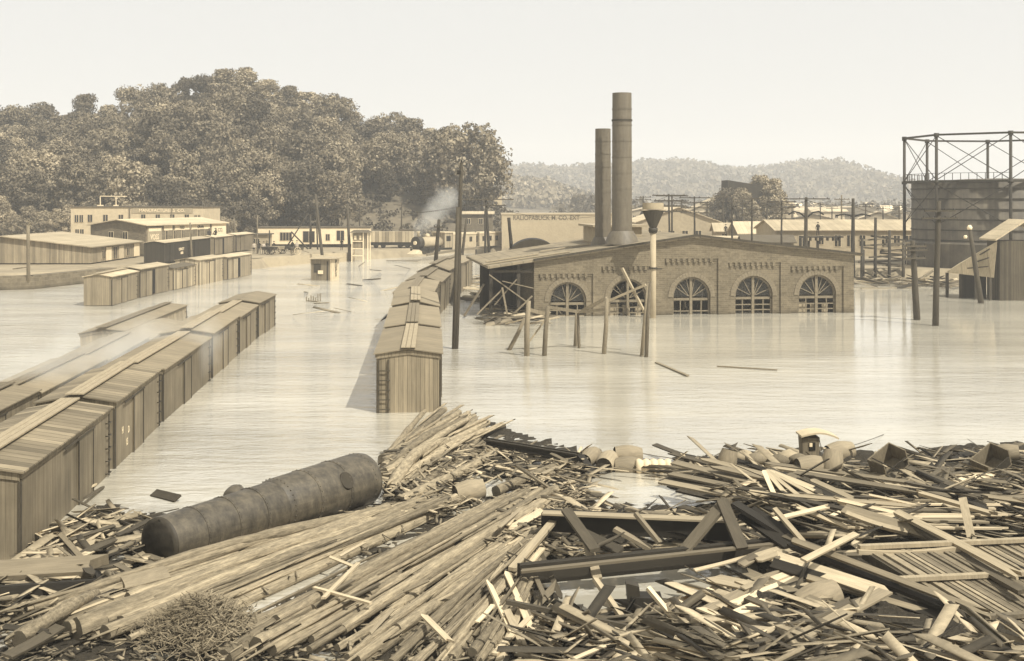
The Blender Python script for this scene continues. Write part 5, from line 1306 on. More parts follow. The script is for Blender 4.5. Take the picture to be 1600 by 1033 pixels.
# ---- boards
BV = []
for k in range(8):
    q = random.Random(170 + k); m = MB(); n = 7
    e0 = [q.uniform(0, .10 if k % 2 else .01) for _ in range(4)]; e1 = [q.uniform(0, .12 if k % 3 else .01) for _ in range(4)]
    bw_ = q.uniform(-.8, .8) * (k > 3)
    for i in range(n + 1):
        for j in range(4):
            y_ = -.5 + j / 3; x_ = i / n
            if i == 0: x_ += e0[j]
            if i == n: x_ -= e1[j]
            for z_ in (-.5, .5): m.v.append((x_, y_, z_ + bw_ * math.sin(x_ * 3.14)))
    def vi(i, j, z_): return (i * 4 + j) * 2 + z_
    for i in range(n):
        for j in range(3):
            m.f.append([vi(i, j, 1), vi(i + 1, j, 1), vi(i + 1, j + 1, 1), vi(i, j + 1, 1)]); m.f.append([vi(i, j, 0), vi(i, j + 1, 0), vi(i + 1, j + 1, 0), vi(i + 1, j, 0)])
        m.f.append([vi(i, 0, 0), vi(i + 1, 0, 0), vi(i + 1, 0, 1), vi(i, 0, 1)]); m.f.append([vi(i, 3, 0), vi(i, 3, 1), vi(i + 1, 3, 1), vi(i + 1, 3, 0)])
    for j in range(3):
        m.f.append([vi(0, j, 0), vi(0, j, 1), vi(0, j + 1, 1), vi(0, j + 1, 0)]); m.f.append([vi(n, j, 0), vi(n, j + 1, 0), vi(n, j + 1, 1), vi(n, j, 1)])
    m.m = [0] * len(m.f); m.sm = [False] * len(m.f)
    BV.append({mt: m.mesh('board', M[mt]) for mt in ('b_pale', 'b_mid', 'b_dark')})
TON = {'b_pale': 'pale', 'b_mid': 'weathered', 'b_dark': 'dark'}
nb = 0
def board(px0, py0, z0_, px1, py1, z1_, wd, th_, mt='b_mid', roll=0.0, label=None, name='board', grp='loose boards of the drift', k=None, cat='board'):
    global nb; nb += 1
    p0, p1 = W(px0, py0, z0_), W(px1, py1, z1_); L_ = (p1 - p0).length
    o = bpy.data.objects.new(name, BV[rnd.randrange(8) if k is None else k][mt]); col.objects.link(o)
    o.matrix_world = Matrix.Translation(p0) @ frame(p0, p1, roll).to_4x4() @ Matrix.Diagonal((L_, wd, th_, 1))
    lb_ = label or '%s %s %s %s, %s' % (TON[mt], 'long' if L_ > 3 else 'short', 'plank' if wd > .17 else 'lath' if wd < .1 else 'board', slant(px0, py0, px1, py1), where((px0 + px1) / 2, (py0 + py1) / 2))
    return tag(o, lb_, cat, grp if not label else None)
def zone(n, poly, slopes, lens, wds, mats, zr=(.1, .5), roll=.5, tilt=.15, th=.04):
    xs_ = [p_[0] for p_ in poly]; ys_ = [p_[1] for p_ in poly]; k = 0; tr = 0
    while k < n and tr < 5000:
        tr += 1
        x_, y_ = rnd.uniform(min(xs_), max(xs_)), rnd.uniform(min(ys_), max(ys_))
        if not inside(poly, x_, y_): continue
        ln = rnd.uniform(*lens); s_ = rnd.choice(slopes) + rnd.uniform(-.09, .09)
        dx = ln / math.hypot(1, s_) / 2; dy = dx * s_
        zc = heap(x_, y_) + rnd.uniform(*zr); dz_ = rnd.uniform(-tilt, tilt)
        w_ = rnd.uniform(*wds)
        board(x_ - dx, y_ - dy, max(.03, zc - dz_), x_ + dx, y_ + dy, max(.03, zc + dz_), w_, th * rnd.uniform(.7, 1.3), rnd.choice(mats), rnd.uniform(-roll, roll)); k += 1
P_, Mi, D_ = 'b_pale', 'b_mid', 'b_dark'
# long plank stack running down to the right from the barrels
for k, (a, b_, z_, w_, mt) in enumerate((((1032, 752), (1330, 812), .75, .34, Mi), ((1046, 740), (1335, 800), .8, .3, Mi), ((1052, 722), (1300, 786), .85, .36, Mi), ((1110, 728), (1320, 775), 1.0, .3, Mi), ((1095, 716), (1260, 760), .95, .3, Mi), ((1034, 757), (1240, 802), .4, .3, D_), ((1060, 765), (1300, 815), .45, .35, D_), ((1190, 728), (1480, 772), 1.1, .2, P_), ((1180, 722), (1500, 765), 1.05, .25, Mi), ((1240, 738), (1575, 790), 1.1, .3, Mi))):
    board(*a, z_, *b_, z_ - .1, w_, .06, mt, .12)
# fan of pale laths
for k in range(6):
    board(1192 + k * 2.5, 733 + k * .5, 1.25, 1212 + k * 22, 778 + (k % 3) * 1.5, .95, .13, .03, P_, .2, grp='fan of pale laths')
for k in range(5): board(1200 + k * 16, 732 + k * 4, 1.2, 1290 + k * 12, 774 + k * 2, 1.0, .2, .04, D_ if k % 2 else Mi, .2)
# level courses of boards at right
for k in range(9):
    y_ = 782 + k * 5.2; board(1330 + rnd.uniform(-10, 20), y_, 1.0, 1480 + rnd.uniform(0, 110), y_ + rnd.uniform(-2, 3), 1.0, rnd.uniform(.12, .24), .05, P_ if k % 3 else Mi, rnd.uniform(-.2, .2))
# long diagonals down to the right
for a, b_, z_, w_, mt in (((1318, 795), (1505, 852), 1.25, .3, Mi), ((1322, 802), (1420, 832), 1.3, .14, P_), ((1400, 800), (1600, 905), 1.35, .2, P_), ((1425, 818), (1600, 925), 1.2, .22, Mi), ((1440, 822), (1610, 900), 1.1, .25, D_), ((1428, 768), (1560, 806), 1.35, .16, P_), ((1300, 780), (1440, 812), 1.15, .12, P_), ((1240, 790), (1350, 835), 1.1, .12, P_),
                          ((1225, 838), (1385, 900), 1.0, .22, Mi), ((1230, 850), (1500, 958), .95, .2, D_), ((1238, 844), (1560, 966), 1.1, .14, Mi), ((1205, 880), (1490, 968), .75, .28, D_), ((1260, 902), (1520, 978), .7, .14, Mi)):
    board(*a, z_, *b_, z_ - .25, w_, .09, mt, rnd.uniform(.2, .7))
board(1150, 905, .5, 1330, 975, .5, .3, .06, P_, .1); board(1160, 960, .4, 1480, 1002, .4, .45, .06, P_, .1); board(1380, 985, .35, 1640, 1008, .35, .4, .06, Mi, .1); board(1300, 1000, .4, 1450, 992, .4, .35, .06, P_, 0)
for k in range(9): board(1150 + k * 14, 880 - k * 2 + rnd.uniform(-4, 4), .7, 1230 + k * 16, 845 + k * 3 + rnd.uniform(-6, 6), .8, rnd.uniform(.1, .22), .05, P_ if k % 2 else Mi, .2)
for k in range(7): board(1100 + k * 22, 955 - k * 5, .5, 1240 + k * 18, 890 + k * 3 + rnd.uniform(-6, 6), .6, rnd.uniform(.14, .3), .06, P_ if k % 3 else Mi, .15)
zone(8, [(1090, 900), (1330, 880), (1350, 985), (1120, 990)], [-.4, -.55, .35, .15], (90, 220), (.16, .42), [P_, Mi, Mi, P_], (.1, .35))
zone(8, [(1040, 740), (1330, 745), (1400, 790), (1180, 790)], [.15, .3, .2, .05], (120, 260), (.14, .3), [Mi, Mi, P_, D_], (.25, .55))
board(1504, 778, 1.7, 1518, 842, .9, .2, .06, P_, .3, 'pale upright board leaning in the level boards at right')
board(1340, 862, 1.15, 1500, 857, 1.15, .14, .1, P_, 0, 'straight pale batten along the top of the collapsed plank roof')
board(1255, 876, 1.3, 1338, 834, 1.35, .16, .05, P_, .3, 'bright pale board rising to the right above the collapsed roof corner')
board(1195, 815, 1.2, 1300, 790, 1.2, .16, .05, P_, .2, 'pale board rising right across the dark gap below the pale laths')
# heavy timbers in the middle
board(846, 812, .75, 1145, 828, .75, .5, .48, D_, 0, 'heavy dark squared beam lying level across the middle of the drift', name='beam', k=0, cat='beam')
board(846, 801, 1.03, 1140, 813, 1.03, .38, .05, Mi, 0, 'weathered plank lying on top of the heavy dark beam', k=0)
board(808, 898, .45, 1252, 852, .62, .16, .5, D_, .1, 'long lower dark plank on edge, sloping up to the right', name='beam', k=0, cat='beam')
board(812, 893, .65, 1250, 846, .85, .14, .06, Mi, .1, 'thin weathered strip along the top of the lower dark plank', k=2)
for a, b_, z0_, z1_, w_, mt, lb_ in (((884, 796), (930, 860), 1.35, .9, .26, Mi, 'weathered strut leaning right across the left end of the heavy beam'), ((918, 850), (934, 905), .9, .3, .22, Mi, 'short weathered strut continuing down below the lower plank'), ((993, 802), (1031, 849), 1.3, .7, .14, Mi, 'short brown stick leaning across the middle of the heavy beam'),
                             ((1068, 862), (1136, 780), .7, 1.7, .32, Mi, 'broad weathered plank rising right to the peak of the crossed pair'), ((1128, 782), (1160, 858), 1.7, .8, .3, Mi, 'broad weathered plank falling right from the peak of the crossed pair'), ((1146, 786), (1250, 850), 1.55, .8, .5, D_, 'wide dark plank sloping right beside the crossed pair'), ((1166, 800), (1240, 850), 1.3, .9, .6, D_, 'widest dark board sloping right inside the broken panel frame'),
                             ((1210, 795), (1256, 848), 1.5, 1.0, .12, Mi, 'thin frame edge along the broken dark panel'), ((905, 830), (970, 862), .8, .5, .3, D_, 'dark wide board under the leaning strut'), ((960, 826), (1018, 858), .9, .5, .25, Mi, 'grey board sloping down right under the heavy beam'),
                             ((870, 808), (800, 890), .8, .5, .2, P_, 'pale split board falling left from the end of the heavy beam'), ((930, 905), (972, 965), .7, .3, .13, P_, 'pale stick standing in the brown pool, slanting down right'), ((1012, 918), (1060, 975), .9, .3, .1, P_, 'thin pale stick slanting down right of the dark iron box'),
                             ((790, 940), (1010, 985), .6, .3, .16, Mi, 'long weathered board sloping down right at the bottom centre'), ((1165, 935), (1290, 985), .6, .3, .25, Mi, 'wide weathered board sloping down right at the bottom right of centre')):
    board(*a, z0_, *b_, z1_, w_, .09, mt, rnd.uniform(-.15, .3), lb_, k=0)
# scattered zones
zone(12, [(1040, 705), (1600, 700), (1600, 760), (1300, 740), (1100, 735)], [.2, .3, -.2, -.5, 0], (30, 110), (.12, .3), [Mi, Mi, P_, D_], (.2, .5))
zone(16, [(1180, 785), (1420, 780), (1440, 840), (1330, 860), (1240, 850)], [.35, .5, .3, -.35], (40, 120), (.07, .18), [P_, P_, Mi, D_], (.2, .6))
zone(10, [(1400, 740), (1600, 740), (1600, 820), (1480, 820)], [.1, .25, .4, 0], (90, 190), (.12, .26), [P_, Mi, Mi, D_], (.3, .7))
zone(14, [(1080, 855), (1270, 850), (1300, 900), (1180, 960), (1080, 930)], [-.45, -.6, -.3, .3, -.4], (50, 130), (.1, .26), [P_, P_, Mi, Mi], (.1, .4))
zone(20, [(800, 968), (1180, 965), (1220, 1040), (800, 1040)], [.35, .5, -.5, -.8, .3, 1.2], (40, 130), (.08, .22), [P_, Mi, Mi, P_], (.0, .3))
zone(16, [(760, 870), (860, 880), (870, 1010), (770, 1020)], [-1.1, -1.6, -2.4, 2.2, -1.3], (40, 110), (.07, .18), [P_, Mi, P_], (.1, .4))
zone(16, [(800, 770), (900, 790), (880, 870), (790, 880)], [-.9, -1.2, -.6, .5], (40, 100), (.07, .22), [P_, Mi, P_], (.15, .5))
zone(14, [(700, 700), (900, 725), (860, 770), (760, 760), (690, 730)], [-.4, .3, -.6, .15], (25, 80), (.07, .2), [P_, Mi, Mi, D_], (.1, .3))
zone(8, [(480, 860), (700, 830), (760, 960), (640, 1000), (520, 930)], [-.5, .35, -1, -.6], (30, 90), (.05, .1), [P_, Mi], (.35, .5))
zone(18, [(90, 815), (230, 815), (250, 870), (210, 930), (120, 880), (60, 870)], [.4, .6, -.4, -.3, 1.2, .2], (35, 100), (.1, .24), [P_, Mi, Mi, D_], (.1, .4))
zone(10, [(20, 930), (210, 915), (220, 960), (60, 1010), (0, 1010)], [-.1, -.5, -.3, .1], (60, 140), (.1, .26), [P_, Mi, D_], (.1, .35))
zone(6, [(95, 790), (190, 690), (200, 720), (140, 800)], [-1.2, -.9, -.6], (25, 60), (.08, .16), [P_, Mi, D_], (.0, .15))
zone(8, [(1180, 990), (1650, 1005), (1650, 1040), (1200, 1040)], [.1, .15, .05, -.2], (80, 180), (.2, .4), [P_, Mi, P_], (.1, .3))
for a, b_ in (((505, 935), (560, 880)), ((490, 918), (580, 943))):
    board(*a, .6, *b_, .62, .1, .05, P_, 0, ['pale stick rising right of the crossed pair on the logs', 'pale stick sloping down right of the crossed pair on the logs'][a[0] == 490], k=0)
board(66 + 594, 960, .6, 705, 1005, .5, .14, .05, P_, 0, 'bright pale board slanting down over the near logs at bottom centre')
board(240, 770, .08, 278, 779, .1, .3, .06, D_, .5, 'dark plank tip floating alone left of the riveted tank')
# soaked wide timbers at far left
board(-120, 905, .3, 172, 888, .35, .75, .35, Mi, .25, 'wide soaked timber with broken end at the left edge', name='beam', k=1, cat='beam')
board(-120, 935, .2, 150, 915, .25, .5, .3, D_, -.2, 'second dark soaked timber lying in front of the wide one', name='beam', k=3, cat='beam')
board(188, 925, .3, 262, 905, .4, .5, .45, Mi, .3, 'short thick broken block behind the nearest thick log', name='beam', k=3, cat='beam')
board(58, 872, .2, 160, 850, .25, .7, .05, P_, .1, 'wide pale flat board beside the nearest boxcar', k=1)
board(85, 885, .35, 190, 838, .3, .2, .07, Mi, .3, 'long weathered board crossing the wide pale one by the nearest boxcar', k=2)

# countless smaller splinters, one object per mass
def splinters(name, label, n, xr, yr, ok, lens, wds, mat, yaw=None, zf=None, seed=3):
    q = random.Random(seed); V_ = []; Q_ = []; c = 0; tr = 0
    while c < n and tr < n * 20:
        tr += 1
        px, py = q.uniform(*xr), q.uniform(*yr)
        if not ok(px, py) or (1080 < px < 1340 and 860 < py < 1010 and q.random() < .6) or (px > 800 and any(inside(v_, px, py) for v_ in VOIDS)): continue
        zz_ = (zf or heap)(px, py) + q.uniform(0, .34) * (1 if px > 860 else .6)
        p_ = W(px, py, zz_); a_ = (yaw(px, py, q) if yaw else q.uniform(0, 3.14)); pit = q.uniform(-.25, .25) * (1 if q.random() < .8 else 2.5)
        ln, w_, t_ = q.uniform(*lens), q.uniform(*wds), q.uniform(.012, .035)
        d_ = Vector((math.cos(a_) * math.cos(pit), math.sin(a_) * math.cos(pit), math.sin(pit))); s_ = Vector((-math.sin(a_), math.cos(a_), q.uniform(-.6, .6))).normalized(); u_ = d_.cross(s_).normalized()
        b0 = len(V_)
        for (i_, j_, k_) in ((-1, -1, -1), (1, -1, -1), (1, 1, -1), (-1, 1, -1), (-1, -1, 1), (1, -1, 1), (1, 1, 1), (-1, 1, 1)):
            e_ = (1 - q.uniform(0, .25)) if j_ > 0 else 1
            V_.append(tuple(p_ + d_ * (i_ * ln / 2 * e_) + s_ * (j_ * w_ / 2) + u_ * (k_ * t_ / 2)))
        Q_ += [[b0 + i_ for i_ in f_] for f_ in ((0, 3, 2, 1), (4, 5, 6, 7), (0, 1, 5, 4), (1, 2, 6, 5), (2, 3, 7, 6), (3, 0, 4, 7))]; c += 1
    return tag(obj(name, np_mesh(name, V_, Q_, mat)), label, 'driftwood', kind='stuff')
def yaw_r(px, py, q):
    if px > 1030: return q.choice((-.85, -.6, -1.0, .9, -.2, -.75)) + q.uniform(-.3, .3)
    if px > 860: return q.choice((-.35, .9, 1.1, .1, -.6, 2.2)) + q.uniform(-.3, .3)
    return q.choice((1.0, .8, -.5, 2.4, .3)) + q.uniform(-.4, .4)
splinters('driftwood', 'tangled splintered boards filling the right half of the drift', 1500, (860, 1720), (702, 1060), lambda x, y: onraft(x, y) and not (x > 1240 + (y - 850) * 1.1 and y > 842 and y < 1010) and not (x > 1230 and y > 780 and y < 850 and (x * 7 + y * 3) % 5 < 3), (.5, 3.6), (.05, .24), M['b_stuff'], yaw_r)
splinters('driftwood', 'splinters and chips strewn over the upper logs', 900, (600, 940), (690, 900), lambda x, y: onraft(x, y) and (y < 800 or x > 780), (.15, .9), (.03, .12), M['b_stuff'], yaw_r, lambda x, y: .2, 5)
splinters('driftwood', 'broken boards heaped beside the nearest boxcar', 420, (-200, 260), (790, 960), lambda x, y: onraft(x, y), (.3, 2.0), (.05, .24), M['b_stuff'], yaw_r, lambda x, y: .12, 7)
splinters('driftwood', 'chips and bark caught between the logs', 2400, (0, 860), (780, 1080), lambda x, y: onraft(x, y), (.06, .45), (.02, .09), M['b_leaf'], None, lambda x, y: .06, 9)
splinters('driftwood', 'drift boards afloat along the far waterlines', 160, (1350, 1500), (428, 446), lambda x, y: True, (1, 5), (.2, .5), M['b_stuff'], lambda a, b, q: q.uniform(-.2, .2), lambda x, y: .1, 11)
splinters('driftwood', 'planks and wreckage awash under the lean-to roof', 210, (735, 850), (430, 505), lambda x, y: x > 860 - (y - 400) or y < 470, (1, 4), (.2, .5), M['b_stuff'], lambda a, b, q: q.uniform(-.5, .5), lambda x, y: .1, 12)
splinters('driftwood', 'scraps of drift afloat in the river beyond the boxcars', 26, (200, 700), (404, 500), lambda x, y: x > 440 or y < 440, (.5, 3), (.1, .4), M['b_stuff'], lambda a, b, q: q.uniform(-.4, .4), lambda x, y: .03, 13)
# floating poles near the power house
for a, b_, w_, lb_ in (((1025, 566), (1075, 587), .18, 'thin pole afloat in front of the power house'), ((1120, 572), (1215, 578), .12, 'long pale lath afloat before the middle arches'), ((1345, 451), (1430, 449), .3, 'pale plank afloat by the trestle'), ((605, 407), (655, 408), .8, 'flat raft of boards adrift before the locomotive'), ((480, 470), (497, 471), .3, 'bit of picket fence adrift in mid river')):
    board(*a, .04, *b_, .06, w_, .06, 'b_mid', 0, lb_, k=0)
p = W(478, 471)
t = [o for o in col.objects if o.get('label', '').startswith('bit of picket')][0]
m = MB()
for q, h_ in enumerate((.45, .3, .55, .5, .35, .7, .75)): m.box(p.x + q * .21, p.x + q * .21 + .1, p.y - .03, p.y + .03, -.1, h_)
pk = m.build('pickets', M['timber_mid']); pk.parent = t; pk.matrix_parent_inverse = t.matrix_world.inverted()

# ---- the riveted tank
A_ = P(252, 848, 30.9); B_ = P(566, 753, 37.6); A_.z = .58; B_.z = .66
t = thing('riveted_tank', 'huge rusty riveted iron tank lying across the logs at lower left', 'tank', A_)
ax = (B_ - A_); LL = ax.length; ux = ax.normalized(); LT = ux * LL
def at_(f_): return LT * f_
MB().tube([at_(0), at_(.1), at_(.3), at_(.53)], [.66, .675, .70, .735], 40, cap=False).build('narrow_section', M['boiler'], t)
MB().tube([at_(.5), at_(.52), at_(.75), at_(.97), at_(1.0), at_(1.02), at_(1.035), at_(1.045)], [.735, .79, .82, .84, .80, .66, .42, .02], 40, cap=False).build('wide_section', M['boiler'], t)
e_ = MB().tube([at_(0), at_(-.012), at_(-.012), at_(.03), at_(.045)], [.66, .64, .57, .55, .02], 36, cap=False).build('end_plate', M['iron'], t)
sm = MB()
for f_, r_ in ((.13, .68), (.27, .70), (.40, .72)): sm.tube([at_(f_) - ux * .05, at_(f_) - ux * .05, at_(f_) + ux * .05, at_(f_) + ux * .05], [r_, r_ + .012, r_ + .012, r_], 40, cap=False, smooth=False)
for f_, r_ in ((.66, .805), (.82, .825)): sm.tube([at_(f_) - ux * .06, at_(f_) - ux * .06, at_(f_) + ux * .06, at_(f_) + ux * .06], [r_, r_ + .014, r_ + .014, r_], 40, cap=False, smooth=False)
sm.build('lap_seam', M['boiler'], t)
rv = MB(); s1 = ux.cross(Vector((0, 0, 1))).normalized(); s2 = s1.cross(ux).normalized()
for f_, r_ in ((.13, .69), (.27, .712), (.40, .733), (.66, .822), (.82, .842), (.52, .80), (.96, .846)):
    for k in range(34):
        a_ = 2 * math.pi * k / 34; dr_ = s1 * math.cos(a_) + s2 * math.sin(a_); c_ = at_(f_) + dr_ * r_
        rv.tube([c_ - dr_ * .02, c_ + dr_ * .012], [.028, .016], 5, smooth=False)
rv.build('rivet_row', M['boiler'], t)
nz = (s2 * .92 - s1 * .38).normalized(); c_ = at_(.40)
if nz.y < 0: pass
side = s1 if s1.y < 0 else -s1        # toward the camera
back = -side
dn = (Vector((0, 0, 1)) * .55 + back * .84).normalized()
MB().tube([c_ + dn * .5, c_ + dn * .86, c_ + dn * .97, c_ + dn * 1.0], [.33, .33, .24, .02], 20, cap=False).build('dome', M['boiler'], t)
dm_ = (Vector((0, 0, 1)) * .45 + side * .89).normalized(); c_ = at_(.80)
MB().tube([c_ + dm_ * .78, c_ + dm_ * .845], [.27, .25], 20).build('manhole', M['iron'], t)
MB().tube([at_(.55) + Vector((0, 0, -.6)) + side * .35, at_(.55) + Vector((0, 0, -.75)) + side * .75], .08, 8).build('pipe_stub', M['iron'], t)

# ---- barrels
BR = MB(); rs = [.24, .275, .3, .31, .3, .275, .24]
BR.tube([(0, 0, -.4 + .8 * i / 6) for i in range(7)], rs, 20, cap=False)
BRm = BR.mesh('staves', M['barrel'])
HM = MB()
for z_, r_ in ((-.37, .25), (-.2, .293), (.2, .293), (.37, .25)): HM.tube([(0, 0, z_ - .03), (0, 0, z_ - .03), (0, 0, z_ + .03), (0, 0, z_ + .03)], [r_, r_ + .012, r_ + .012, r_], 20, cap=False, smooth=False)
HMm = HM.mesh('hoop', M['hoop'])
EM = MB().tube([(0, 0, -.36), (0, 0, -.35)], .235, 20).mesh('head', M['timber']); EM2 = MB().tube([(0, 0, .35), (0, 0, .36)], .235, 20).mesh('head', M['timber'])
def barrel(label, p_, dirv, s_=1.2, grp=None, mats=None):
    t = thing('barrel', label, 'barrel', p_, 0, grp); t.rotation_euler = Vector(dirv).to_track_quat('Z', 'Y').to_euler(); t.scale = (s_, s_, s_)
    obj('staves', BRm, t); obj('hoop', HMm, t); obj('head', EM, t); obj('head', EM2, t); return t
barrel('open-ended barrel lying half sunk among the upper logs', W(733, 768, .35), (1, .45, .12), 1.15)
barrel('barrel tipped end-on at the left of the barrel cluster', W(949, 722, .25), (.35, 1, .1), 1.2)
barrel('barrel lying behind the others in the barrel cluster', W(981, 712, .35), (1, .1, -.05), 1.2)
barrel('low barrel lying between the end-on one and the white ribbed bundle', W(982, 730, .12), (1, 0, 0), 1.2)
barrel('barrel end just right of the bent iron beam', W(922, 714, .3), (.6, 1, .2), 1.0)
barrel('upright hooped keg on the heap right of the barrel cluster', W(1136, 722, .9), (.25, .1, 1), 1.0)
barrel('barrel on its side beneath the buggy top', W(1268, 730, 1.0), (1, .2, 0), 1.2)
barrel('barrel leaning right of the one beneath the buggy top', W(1300, 726, 1.1), (.2, .3, 1), 1.1)
barrel('rounded barrel top at the far edge right of the buggy top', W(1312, 706, .5), (1, .3, .1), 1.2)
barrel('hooped barrel half buried at lower right of the drift', W(1277, 938, .45), (1, .35, .25), 1.25)
barrel('keg lying on the far right edge of the drift', W(1572, 708, .8), (1, -.3, .1), 1.0)
p = W(1021, 729, .2)
t = thing('ribbed_bundle', 'white ribbed bundle floating right of the barrels', 'bundle', p)
m = MB(); n = 40; m.tube([(-.62 + 1.24 * i / n, 0, 0) for i in range(n + 1)], [(.20 + .07 * abs(math.sin(i / n * math.pi * 5))) * (1 if 0 < i < n else .4) for i in range(n + 1)], 16); m.build('bundle', M['rope'], t)
# sacks heaped on the far edge
for i, (px, py, s_) in enumerate(((1164, 716, .55), (1180, 719, .5), (1198, 716, .6), (1216, 721, .5), (1232, 715, .55), (1248, 719, .45))):
    m = MB(); q = random.Random(i); prof = []
    m.lathe([(.02, -.3), (.55, -.22), (.75, 0), (.62, .25), (.3, .42), (.03, .5)], n=14)
    m.v = [(x_ * (1 + .25 * noise.noise(Vector((x_ * 2, y_ * 2, z_ * 3 + i * 5)))) , y_ * .8, z_ + .12 * noise.noise(Vector((x_ * 3, y_ * 3, i)))) for x_, y_, z_ in m.v]
    o = m.build('sack', M['timber_mid'] if i % 2 else M['cream2'], None, W(px, py, .75)); o.scale = (s_, s_, s_)
    tag(o, ['crumpled sack nearest the upright keg on the far edge', 'low crumpled sack second from the upright keg', 'biggest crumpled sack midway along the far edge', 'low crumpled sack just right of the biggest', 'pale crumpled sack left of the buggy top', 'small crumpled sack touching the buggy top'][i], 'sack', 'sacks on the far edge')
# iron beam
p0 = W(760, 690, .45); p1 = W(905, 714, .55)
t = thing('iron_beam', 'dark bent iron beam at the upper edge of the logs', 'beam', p0); v = p1 - p0
MB().bar((0, 0, .08), v + Vector((0, 0, .08)), .32, .05).bar((0, 0, -.12), v + Vector((0, 0, -.12)), .32, .05).bar((0, 0, 0), v, .06, .3).build('web', M['iron'], t)
MB().bar(v, v + Vector((.35, -.35, -.4)), .3, .22).build('hook', M['black'], t)
MB().quad([(0, -.16, .2), (.3, -.2, 0), (0.05, -.18, -.55)]).quad([(0, -.14, .2), (0.05, -.16, -.55), (.3, -.18, 0)]).build('end_plate', M['black'], t)
board(770, 700, .2, 895, 722, .2, 1.1, .06, P_, 0, 'wide pale boarding lying under the bent iron beam', k=2)
# dark iron box
t = thing('iron_box', 'small dark iron box with upright lug in the brown pool', 'box', W(1003, 938, .4)); t.scale = (1.2, 1.2, 1.2)
MB().hexa([(-.22, -.2, -.2), (.42, -.2, -.2), (.42, .25, -.2), (-.22, .25, -.2), (-.2, -.16, .1), (.36, -.16, .08), (.36, .2, .1), (-.2, .22, .1)]).build('body', M['black'], t)
MB().hexa([(-.26, -.1, -.1), (-.02, -.1, -.1), (-.02, .15, -.1), (-.26, .15, -.1), (-.3, -.1, .34), (-.06, -.1, .28), (-.06, .15, .28), (-.3, .15, .34)]).build('lug', M['iron'], t)
# buggy top
p = W(1254, 712, .7); t = thing('buggy_top', 'little wagon cab with square window and curved roof perched on the far edge', 'wagon cab', p)
s_ = p.y / F
MB().hexa([(2 * s_, 0, -.4), (24 * s_, 0, -.4), (24 * s_, .55, -.4), (2 * s_, .55, -.4), (-1 * s_, 0, 27 * s_), (27 * s_, 0, 28 * s_), (27 * s_, .55, 28 * s_), (-1 * s_, .55, 27 * s_)]).build('body', M['siding_mid'], t)
MB().box(10 * s_, 20 * s_, -.02, -.003, 8 * s_, 21 * s_).build('window', M['void'], t)
MB().box(10.5 * s_, 15 * s_, -.04, -.022, 14 * s_, 20 * s_).build('window_light', M['white'], t)
m = MB(); n = 8
for k in range(n):
    f0, f1 = k / n, (k + 1) / n
    x0_, x1_ = (-3 + 58 * f0) * s_, (-3 + 58 * f1) * s_; z0_ = (27.5 + 7 * math.sin(f0 * 2.6 + .25) - 9 * max(0, f0 - .5) ** 1.5) * s_; z1_ = (27.5 + 7 * math.sin(f1 * 2.6 + .25) - 9 * max(0, f1 - .5) ** 1.5) * s_
    m.hexa([(x0_, -.15, z0_), (x1_, -.15, z1_), (x1_, .7, z1_), (x0_, .7, z0_), (x0_, -.15, z0_ + .06), (x1_, -.15, z1_ + .06), (x1_, .7, z1_ + .06), (x0_, .7, z0_ + .06)])
m.build('roof', M['cream'], t)
MB().tube([(26 * s_, 0, 26 * s_), (32 * s_, 0, 0)], .012, 5).build('stay', M['timber'], t)
# open crate
for px, py, lb_ in ((1388, 722, 'broken open crate tipped on the far edge right of the buggy top'), (1548, 722, 'dark open crate at the far right edge of the drift')):
    t = thing('crate', lb_, 'crate', W(px, py, 1.0), R(25)); t.rotation_euler = (R(12), R(-28), R(25))
    MB().box(-.5, .5, -.35, .35, -.3, -.26).box(-.5, -.46, -.35, .35, -.258, .3).box(.46, .5, -.35, .35, -.258, .3).box(-.458, .458, .31, .35, -.258, .3).build('case', M['timber_mid'], t)
    MB().box(-.458, .458, -.35, -.31, -.258, .05).build('front', M['timber'], t)
# collapsed plank roof
t = thing('plank_roof', 'collapsed slatted plank roof with three pale battens at lower right', 'roof', W(1350, 858, 1.15))
o_ = W(1350, 858, 1.15); c00 = Vector((0, 0, 0)); c10 = W(1720, 842, 1.15) - o_; c01 = W(1560, 985, .5) - o_; c11 = c10 + c01 * 1.0
NP = 46; m = MB()
for k in range(NP):
    f0, f1 = (k + .06) / NP, (k + .80) / NP; e_ = rnd.uniform(-.02, .03); g_ = rnd.uniform(-.06, .02); hz_ = Vector((0, 0, rnd.uniform(-.03, .03)))
    a0, a1_ = c10 * f0 + c01 * e_ + hz_, c10 * f1 + c01 * e_ + hz_; b0_, b1_ = c10 * f0 + c01 * (1 + g_) + hz_, c10 * f1 + c01 * (1 + g_) + hz_
    dd_ = Vector((0, 0, .05)); m.hexa([a0 - dd_, a1_ - dd_, b1_ - dd_, b0_ - dd_, a0, a1_, b1_, b0_][0:4] + [a0, a1_, b1_, b0_])
m.build('slats', M['slat'], t)
for f_, s0_, s1_ in ((.02, -.03, 1.0), (.44, -.09, 1.0), (.9, .0, 1.0)):
    a0 = c10 * s0_ + c01 * f_ + Vector((0, 0, .09)); MB().bar(a0, c10 * s1_ + c01 * f_ + Vector((0, 0, .09)), .17, .09).build('batten', M['timber_mid'] if f_ > .8 else M['board_light'], t)
MB().bar(c01 * 1.02 - c10 * .0 - Vector((0, 0, .12)), -Vector((0, 0, .12)), .12, .2).build('rafter', M['timber'], t)
